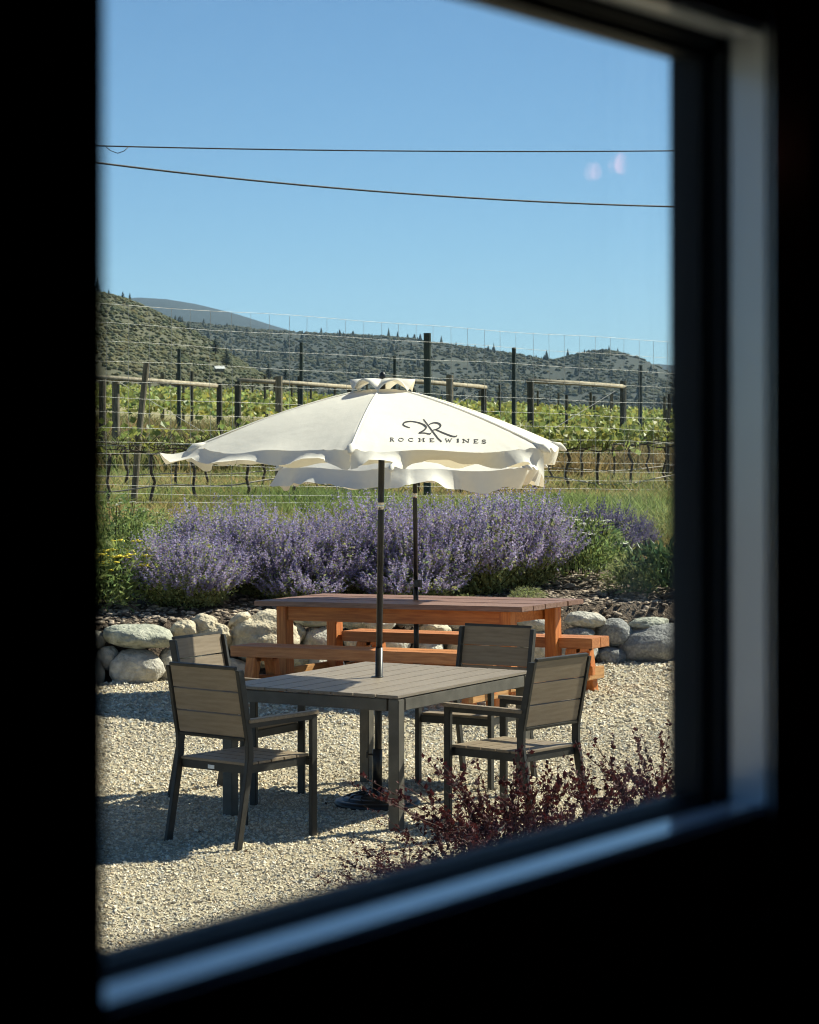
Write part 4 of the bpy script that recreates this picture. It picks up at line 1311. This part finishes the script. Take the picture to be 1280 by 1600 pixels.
# printed emblem and lettering lying on the canvas
def bvh_world(o):
    mw = Matrix.Translation(o.parent.location)
    return BVHTree.FromPolygons([mw @ v.co for v in o.data.vertices], [p.vertices[:] for p in o.data.polygons])


class Ink:
    def __init__(s, bvh, origin): s.bvh = bvh; s.o = origin; s.V = []; s.F = []
    def pt(s, px, py):
        d = (at(px, py, 10.0) - Vector((0, 0, CAM_H))).normalized()
        h, nrm, _, _ = s.bvh.ray_cast(Vector((0, 0, CAM_H)), d)
        if h is None: return None
        if nrm.z < 0: nrm = -nrm
        return h + nrm * 0.0025
    def stroke(s, pts, widths, sub=5):
        P_ = []; W_ = []
        for i in range(len(pts) - 1):
            for k in range(sub):
                f = k / sub
                P_.append((pts[i][0] * (1 - f) + pts[i + 1][0] * f, pts[i][1] * (1 - f) + pts[i + 1][1] * f)); W_.append(widths[i] * (1 - f) + widths[i + 1] * f)
        P_.append(pts[-1]); W_.append(widths[-1])
        prev = None
        for i, (p, w) in enumerate(zip(P_, W_)):
            a = P_[max(i - 1, 0)]; b = P_[min(i + 1, len(P_) - 1)]
            dx, dy = b[0] - a[0], b[1] - a[1]; l = math.hypot(dx, dy) or 1
            nx, ny = -dy / l * w / 2, dx / l * w / 2
            q0, q1 = s.pt(p[0] + nx, p[1] + ny), s.pt(p[0] - nx, p[1] - ny)
            if q0 is None or q1 is None: prev = None; continue
            s.V += [q0 - s.o, q1 - s.o]; n_ = len(s.V)
            if prev is not None: s.F.append((prev, prev + 1, n_ - 1, n_ - 2))
            prev = n_ - 2
    def build(s, name, parent, mat):
        me = bpy.data.meshes.new(name); me.from_pydata([tuple(v) for v in s.V], [], s.F); me.materials.append(mat)
        return link_mesh(name, me, None, parent)


def smooth_pts(pts, n=6):
    out = []
    for i in range(len(pts) - 1):
        p0 = pts[max(i - 1, 0)]; p1 = pts[i]; p2 = pts[i + 1]; p3 = pts[min(i + 2, len(pts) - 1)]
        for k in range(n):
            t = k / n
            out.append(tuple(0.5 * ((2 * p1[c]) + (-p0[c] + p2[c]) * t + (2 * p0[c] - 5 * p1[c] + 4 * p2[c] - p3[c]) * t * t + (-p0[c] + 3 * p1[c] - 3 * p2[c] + p3[c]) * t ** 3) for c in range(len(p1))))
    out.append(tuple(pts[-1])); return out


GL = {  # glyph strokes in a unit box, y down: list of (points, width)
    'R': [([(0.2, 0), (0.2, 1)], 0.17), ([(0.2, 0.05), (0.55, 0.03), (0.75, 0.14), (0.75, 0.34), (0.55, 0.5), (0.2, 0.5)], 0.12), ([(0.45, 0.5), (0.85, 1)], 0.17), ([(0.02, 0.02), (0.35, 0.02)], 0.07), ([(0.02, 0.98), (0.4, 0.98)], 0.07), ([(0.75, 0.98), (1.0, 0.98)], 0.07)],
    'O': [([(0.5, 0.02), (0.85, 0.18), (0.96, 0.5), (0.85, 0.82), (0.5, 0.98), (0.15, 0.82), (0.04, 0.5), (0.15, 0.18), (0.5, 0.02)], 0.14)],
    'C': [([(0.93, 0.28), (0.8, 0.08), (0.5, 0.02), (0.15, 0.2), (0.04, 0.5), (0.15, 0.8), (0.5, 0.98), (0.8, 0.92), (0.95, 0.74)], 0.14)],
    'H': [([(0.18, 0), (0.18, 1)], 0.17), ([(0.82, 0), (0.82, 1)], 0.17), ([(0.18, 0.48), (0.82, 0.48)], 0.1), ([(0, 0.02), (0.36, 0.02)], 0.07), ([(0, 0.98), (0.36, 0.98)], 0.07), ([(0.64, 0.02), (1, 0.02)], 0.07), ([(0.64, 0.98), (1, 0.98)], 0.07)],
    'E': [([(0.22, 0), (0.22, 1)], 0.18), ([(0.05, 0.03), (0.9, 0.03), (0.92, 0.22)], 0.09), ([(0.22, 0.48), (0.7, 0.48)], 0.09), ([(0.05, 0.97), (0.92, 0.97), (0.95, 0.76)], 0.09)],
    'W': [([(0.1, 0), (0.32, 1)], 0.15), ([(0.32, 1), (0.5, 0.15)], 0.09), ([(0.5, 0.1), (0.7, 1)], 0.15), ([(0.7, 1), (0.92, 0)], 0.09), ([(0, 0.02), (0.25, 0.02)], 0.07), ([(0.8, 0.02), (1.05, 0.02)], 0.07)],
    'I': [([(0.5, 0), (0.5, 1)], 0.4), ([(0.1, 0.02), (0.9, 0.02)], 0.1), ([(0.1, 0.98), (0.9, 0.98)], 0.1)],
    'N': [([(0.15, 0), (0.15, 1)], 0.1), ([(0.12, 0), (0.85, 1)], 0.17), ([(0.86, 0), (0.86, 1)], 0.1), ([(0, 0.02), (0.25, 0.02)], 0.07), ([(0, 0.98), (0.32, 0.98)], 0.07), ([(0.7, 0.02), (1, 0.02)], 0.07)],
    'S': [([(0.85, 0.25), (0.75, 0.08), (0.45, 0.02), (0.18, 0.15), (0.2, 0.36), (0.5, 0.48), (0.8, 0.6), (0.88, 0.8), (0.65, 0.97), (0.3, 0.95), (0.1, 0.74)], 0.15)],
}


def lettering(ink, dx, dy, sc, ox, oy):
    f = lambda x, y: (ox + (x - 640) * sc + dx, oy + (y - 690) * sc + dy)
    z = lambda x, y: f(560 + 0.1719 * x, 640 + 0.1719 * y)
    sw = smooth_pts([(470, 185, 1.0), (430, 172, 1.7), (408, 155, 2.2), (425, 135, 2.2), (475, 127, 1.6), (530, 134, 1.6), (580, 150, 2.2), (613, 172, 2.8), (612, 192, 2.6), (588, 214, 2.2), (553, 232, 1.6), (600, 232, 1.5), (648, 241, 1.9), (665, 228, 1.1)])
    ink.stroke([z(p[0], p[1]) for p in sw], [p[2] * sc for p in sw], 2)
    ink.stroke([z(592, 106), z(670, 210), z(725, 282), z(758, 312)], [1.5 * sc, 2.0 * sc, 2.2 * sc, 2.0 * sc], 8)
    bw = smooth_pts([(636, 165, 1.2), (662, 146, 1.5), (700, 139, 2.0), (735, 148, 2.6), (748, 166, 2.6), (735, 186, 2.2), (705, 200, 1.6), (680, 205, 1.2)])
    ink.stroke([z(p[0], p[1]) for p in bw], [p[2] * sc for p in bw], 2)
    lg = smooth_pts([(700, 200, 1.6), (765, 228, 2.0), (820, 250, 2.2), (865, 264, 2.0), (892, 262, 1.6), (895, 252, 1.0)])
    ink.stroke([z(p[0], p[1]) for p in lg], [p[2] * sc for p in lg], 2)
    for chx, x0, x1, y0, y1 in [('R', 287, 328, 276, 308), ('O', 364, 412, 278, 309), ('C', 454, 502, 279, 310), ('H', 545, 606, 280, 311), ('E', 645, 692, 282, 313),
                                ('W', 787, 852, 284, 316), ('I', 893, 918, 286, 317), ('N', 946, 1012, 288, 320), ('E', 1046, 1092, 291, 324), ('S', 1118, 1166, 294, 328)]:
        for pts, w in GL[chx]:
            pp = [z(x0 + (x1 - x0) * a, y0 + (y1 - y0) * b + 0) for a, b in pts]
            ink.stroke(pp, [max(0.85, w * 6.6) * sc] * len(pp), 3)


ink = Ink(bvh_world(can1), Vector(um1.location)); lettering(ink, 0, -3, 1.0, 640, 690)
ink.build('lettering', can1, M['ink'])
ink2 = Ink(bvh_world(can2), Vector(um2.location)); lettering(ink2, 40, 26, 0.66, 640, 690)
if ink2.F: ink2.build('lettering', can2, M['ink'])


# ------------------------------------------------------------------ dark red shrubs by the window
def barberry(seed, stems, rad, hgt):
    global rng
    keep = rng; rng = np.random.default_rng(seed)
    mb = MB(); pos = []; ups = []
    for i in range(stems):
        a = rng.uniform(0, 2 * math.pi); th = math.radians(58) * math.sqrt(rng.uniform(0.02, 1))
        L_ = hgt * rng.uniform(0.7, 1.15) / max(0.62, math.cos(th) ** 0.5)
        d = np.array([math.cos(a) * math.sin(th), math.sin(a) * math.sin(th), math.cos(th)])
        pts = []
        b = np.array([rng.normal(0, 0.04), rng.normal(0, 0.04), 0.0]); arch = np.array([math.cos(a), math.sin(a), -0.35]) * 0.14 * math.sin(th)
        for j in range(7):
            f = j / 6
            pts.append(b + d * L_ * f + arch * f * f + rng.normal(0, 0.006, 3))
        mb.tube([tuple(p) for p in pts], [0.0045, 0.004, 0.0036, 0.003, 0.0025, 0.002, 0.001], 4)
        nb = int(rng.integers(2, 5))
        segs = [pts[1:]]
        for q in range(nb):
            j = int(rng.integers(1, 5)); s0 = pts[j]; dd = d + rng.normal(0, 0.55, 3); dd /= np.linalg.norm(dd); ll = rng.uniform(0.08, 0.2)
            sg = [s0, s0 + dd * ll * 0.5, s0 + dd * ll + np.array([0, 0, 0.02])]
            mb.tube([tuple(p) for p in sg], [0.0025, 0.002, 0.001], 4); segs.append(sg)
        for sg in segs:
            m_ = len(sg)
            cnt = int(6.0 * m_)
            for q in range(cnt):
                f = rng.uniform(0, m_ - 1.001); j = int(f); p = sg[j] * (1 - f + j) + sg[j + 1] * (f - j)
                if p[2] < 0.06: continue
                pos.append(p); ups.append(rng.normal(0, 0.7, 3) + np.array([0, 0, 0.5]))
    V, F, T = leaf_quads(np.array(pos), 0.027, up=np.array(ups), wid=0.72, tint_lo=0.6, tint_hi=1.7, hue=0.1)
    lm = mesh_np('leaves', V, F, M['barberry_leaf'], T); sm = mb.mesh('stems', M['barberry_stem'])
    rng = keep
    return lm, sm


bar = [barberry(301, 25, 0.4, 0.60), barberry(302, 20, 0.4, 0.56)]
for i, (px, Y, k, s, lab) in enumerate([
    (640, 11.45, 1, (0.72, 0.72, 0.46), 'low dark red barberry at the lower left, sprawling over the window sill line'),
    (715, 11.9, 0, (0.70, 0.75, 0.58), 'dark red barberry in front of the armchair front leg'),
    (790, 12.05, 0, (0.95, 0.95, 1.05), 'tall dark red barberry in front of the sunlit armchair seat'),
    (870, 12.3, 1, (0.85, 0.85, 0.82), 'dark red barberry in front of the armchair rear legs'),
    (950, 12.6, 0, (0.85, 0.85, 0.88), 'dark red barberry right of the armchair, second from the window edge'),
    (1030, 12.8, 1, (0.9, 0.9, 1.05), 'dark red barberry at the right edge of the window'),
    (590, 11.15, 1, (0.5, 0.5, 0.34), 'smallest dark red barberry sprig, leftmost by the window sill'),
]):
    x = (px - 640) / FPX * Y
    t = tag(empty('barberry_shrub', (x, Y, 0), i * 1.9), lab, 'shrub', 'dark red shrubs outside the window'); t.scale = s
    o = link_mesh('leaves', bar[k][0], None, t); o['kind'] = 'stuff'
    link_mesh('stems', bar[k][1], None, t)

n = 150
x = rng.uniform(-2.4, 2.4, n); y = rng.uniform(10.2, 20.5, n); 
V, F, T = leaf_quads(np.stack([x, y, np.full(n, 0.016)], -1), 0.035, up=np.stack([rng.normal(0, 2.5, n), rng.normal(0, 2.5, n), np.zeros(n)], -1), wid=0.6, hue=0.15, tint_lo=0.4, tint_hi=1.3)
V[:, 2] = np.clip(V[:, 2], 0.012, 0.03)
tag(link_mesh('fallen_leaves', mesh_np('fallen_leaves', V, F, M['bark'], T)), 'small dry brown leaves scattered over the gravel', 'leaves', kind='stuff')
p0_ = at(216, 1242, FPX * CAM_H / (1242 - HOR)); p1_ = at(246, 1237, FPX * CAM_H / (1237 - HOR))
o = MB().tube([p0_ + Vector((0, 0, 0.012)), (p0_ + p1_) / 2 + Vector((0, 0.02, 0.018)), p1_ + Vector((0, 0, 0.014))], [0.008, 0.010, 0.005], 7).build('stick', M['rail'])
tag(o, 'short pale stick lying on the gravel left of the nearest armchair', 'stick')

# ------------------------------------------------------------------ the room and its window
R0 = Vector((0.1339, 1.219, CAM_H)); wv_ = Vector((0.5505, 0.8348, 0)); nv_ = Vector((0.8348, -0.5505, 0))
def Wp(a, t, z): return R0 + wv_ * a + nv_ * t + Vector((0, 0, z))
def wbox(mb, a0, a1, t0, t1, z0, z1):
    V = [Wp(a, t, z) for z in (z0, z1) for t in (t0, t1) for a in (a0, a1)]
    return mb.add(V, [(0, 2, 3, 1), (4, 5, 7, 6), (0, 1, 5, 4), (2, 6, 7, 3), (0, 4, 6, 2), (1, 3, 7, 5)])


T_IN = 0.0495; ZB, ZT, AL, AR = -0.1842, 0.186, -0.4945, 0.0
FL, CE = -1.60, 1.1
mb = MB()
wbox(mb, -2.2, AL - 0.002, -0.012, T_IN, -CAM_H - 0.1, CE + 0.3)
wbox(mb, AR + 0.0605, 2.0, -0.012, T_IN, -CAM_H - 0.1, CE + 0.3)
wbox(mb, AL - 0.002, AR + 0.0605, -0.012, T_IN, ZT + 0.0605, CE + 0.3)
wbox(mb, AL - 0.002, AR + 0.0605, -0.012, T_IN, -CAM_H - 0.1, ZB - 0.0605)
tag(mb.build('wall_window', M['room']), kind='structure')
tag(wbox(MB(), -2.4, 2.2, T_IN - 0.002, 3.2, FL - 0.1, FL).build('floor', M['room']), kind='structure')
tag(wbox(MB(), -2.4, 2.2, T_IN - 0.002, 3.2, CE, CE + 0.1).build('ceiling', M['room']), kind='structure')
tag(wbox(MB(), -2.4, 2.2, 3.0, 3.2, -CAM_H - 0.1, CE + 0.3).build('wall_back', M['room']), kind='structure')
tag(wbox(MB(), -2.4, -2.2, -0.012, 3.2, -CAM_H - 0.1, CE + 0.3).build('wall_left', M['room']), kind='structure')
tag(wbox(MB(), 2.0, 2.2, -0.012, 3.2, -CAM_H - 0.1, CE + 0.3).build('wall_right', M['room']), kind='structure')

win = tag(empty('window', Wp(-0.25, 0.02, ZB)), 'blurred dark window frame with grey trim that the patio is seen through', 'window')
WL = Vector(win.location)
def wpart(name, mat, boxes, bevel=0.0):
    mb = MB()
    for b in boxes: wbox(mb, *b)
    mb.v = [tuple(Vector(v) - WL) for v in mb.v]
    return mb.build(name, mat, win, bevel=bevel)


wpart('glazing_bead', M['sash'], [(AR, AR + 0.03, -0.004, 0.016, ZB - 0.03, ZT + 0.03)], 0.002)
wpart('glazing_bead', M['sash'], [(AL, AR - 0.0005, -0.004, 0.016, ZB - 0.03, ZB)], 0.002)
wpart('glazing_bead', M['sash'], [(AL, AR - 0.0005, -0.004, 0.016, ZT, ZT + 0.03)], 0.002)
wpart('sash', M['sash'], [(AR + 0.006, AR + 0.045, 0.0161, 0.0240, ZB - 0.045, ZT + 0.045)], 0.0015)
wpart('sash', M['sash'], [(AL, AR + 0.0055, 0.0161, 0.0240, ZB - 0.045, ZB - 0.0012)], 0.0015)
wpart('sash', M['sash'], [(AL, AR + 0.0055, 0.0161, 0.0240, ZT + 0.005, ZT + 0.045)], 0.0015)
wpart('jamb', M['trim'], [(AR + 0.009, AR + 0.06, 0.0241, T_IN - 0.001, ZB - 0.06, ZT + 0.06)], 0.003)
wpart('sill', M['trim'], [(AL, AR + 0.0085, 0.0241, T_IN - 0.001, ZB - 0.06, ZB - 0.0025)], 0.003)
wpart('head_jamb', M['trim'], [(AL, AR + 0.0085, 0.0241, T_IN - 0.001, ZT + 0.009, ZT + 0.06)], 0.003)
m, N, L, P = mat_new('window_glass')
N.remove(P)
tb = N.new('ShaderNodeBsdfTransparent'); tb.inputs[0].default_value = (0.965, 1.0, 0.93, 1)
gl = N.new('ShaderNodeBsdfGlossy'); gl.inputs['Roughness'].default_value = 0.0
lw = N.new('ShaderNodeLayerWeight'); lw.inputs[0].default_value = 0.5
pw_ = N.new('ShaderNodeMath'); pw_.operation = 'POWER'; pw_.inputs[1].default_value = 5.0; L.new(lw.outputs['Facing'], pw_.inputs[0])
fr = N.new('ShaderNodeMath'); fr.operation = 'MULTIPLY_ADD'; fr.inputs[1].default_value = 0.96; fr.inputs[2].default_value = 0.04; L.new(pw_.outputs[0], fr.inputs[0])
ms = N.new('ShaderNodeMixShader')
L.new(fr.outputs[0], ms.inputs[0]); L.new(tb.outputs[0], ms.inputs[1]); L.new(gl.outputs[0], ms.inputs[2]); L.new(ms.outputs[0], N['Material Output'].inputs[0])
M['glass'] = m
wpart('pane', M['glass'], [(AL - 0.001, AR + 0.01, 0.002, 0.006, ZB - 0.01, ZT + 0.01)])

# two small lit lamps in the room, seen only as reflections in the pane
m, N, L, P = mat_new('lamp_glow')
P.inputs['Emission Color'].default_value = (1.0, 0.36, 0.26, 1); P.inputs['Emission Strength'].default_value = 2.0
M['glow'] = m
m, N, L, P = mat_new('lamp_glow_dim')
P.inputs['Emission Color'].default_value = (1.0, 0.36, 0.28, 1); P.inputs['Emission Strength'].default_value = 0.8
M['glow_dim'] = m
for px, py, dist, lab in [(970, 258, 1.5, 'brighter of two small pink lamp reflections in the window glass'), (931, 270, 1.9, 'fainter of two small pink lamp reflections in the window glass')]:
    d = (at(px, py, 1.0) - Vector((0, 0, CAM_H)))
    k_ = (R0 + nv_ * 0.006 - Vector((0, 0, CAM_H))).dot(nv_) / d.dot(nv_)
    hit = Vector((0, 0, CAM_H)) + d * k_
    r_ = (d - nv_ * 2 * d.dot(nv_)).normalized()
    lp_ = tag(empty('hanging_lamp', hit + r_ * dist), lab, 'lamp', 'small lamps inside the room')
    MB().lathe([(0.002, -0.009), (0.006, -0.006), (0.008, 0.0), (0.006, 0.006), (0.003, 0.0125)], n=14).build('bulb', M['glow' if px > 950 else 'glow_dim'], lp_, smooth=True)
    MB().tube([(0, 0, 0.012), (0, 0, CAM_H + CE - (hit + r_ * dist).z)], 0.002, 6).build('cord', M['cable'], lp_)

# ------------------------------------------------------------------ haze over the valley
hz = MB().box((0, 6300, 348), (26000, 13400, 704)).build('haze', None)
tag(hz, 'thin pale summer haze over the valley', 'haze', kind='stuff')
m, N, L, P = mat_new('haze_air'); N.remove(P)
pv = N.new('ShaderNodeVolumePrincipled'); pv.inputs['Color'].default_value = (0.48, 0.74, 1.0, 1)
pv.inputs['Density'].default_value = 0.000047; pv.inputs['Anisotropy'].default_value = 0.2
L.new(pv.outputs[0], N['Material Output'].inputs['Volume'])
m.cycles.homogeneous_volume = True
hz.data.materials.append(m)
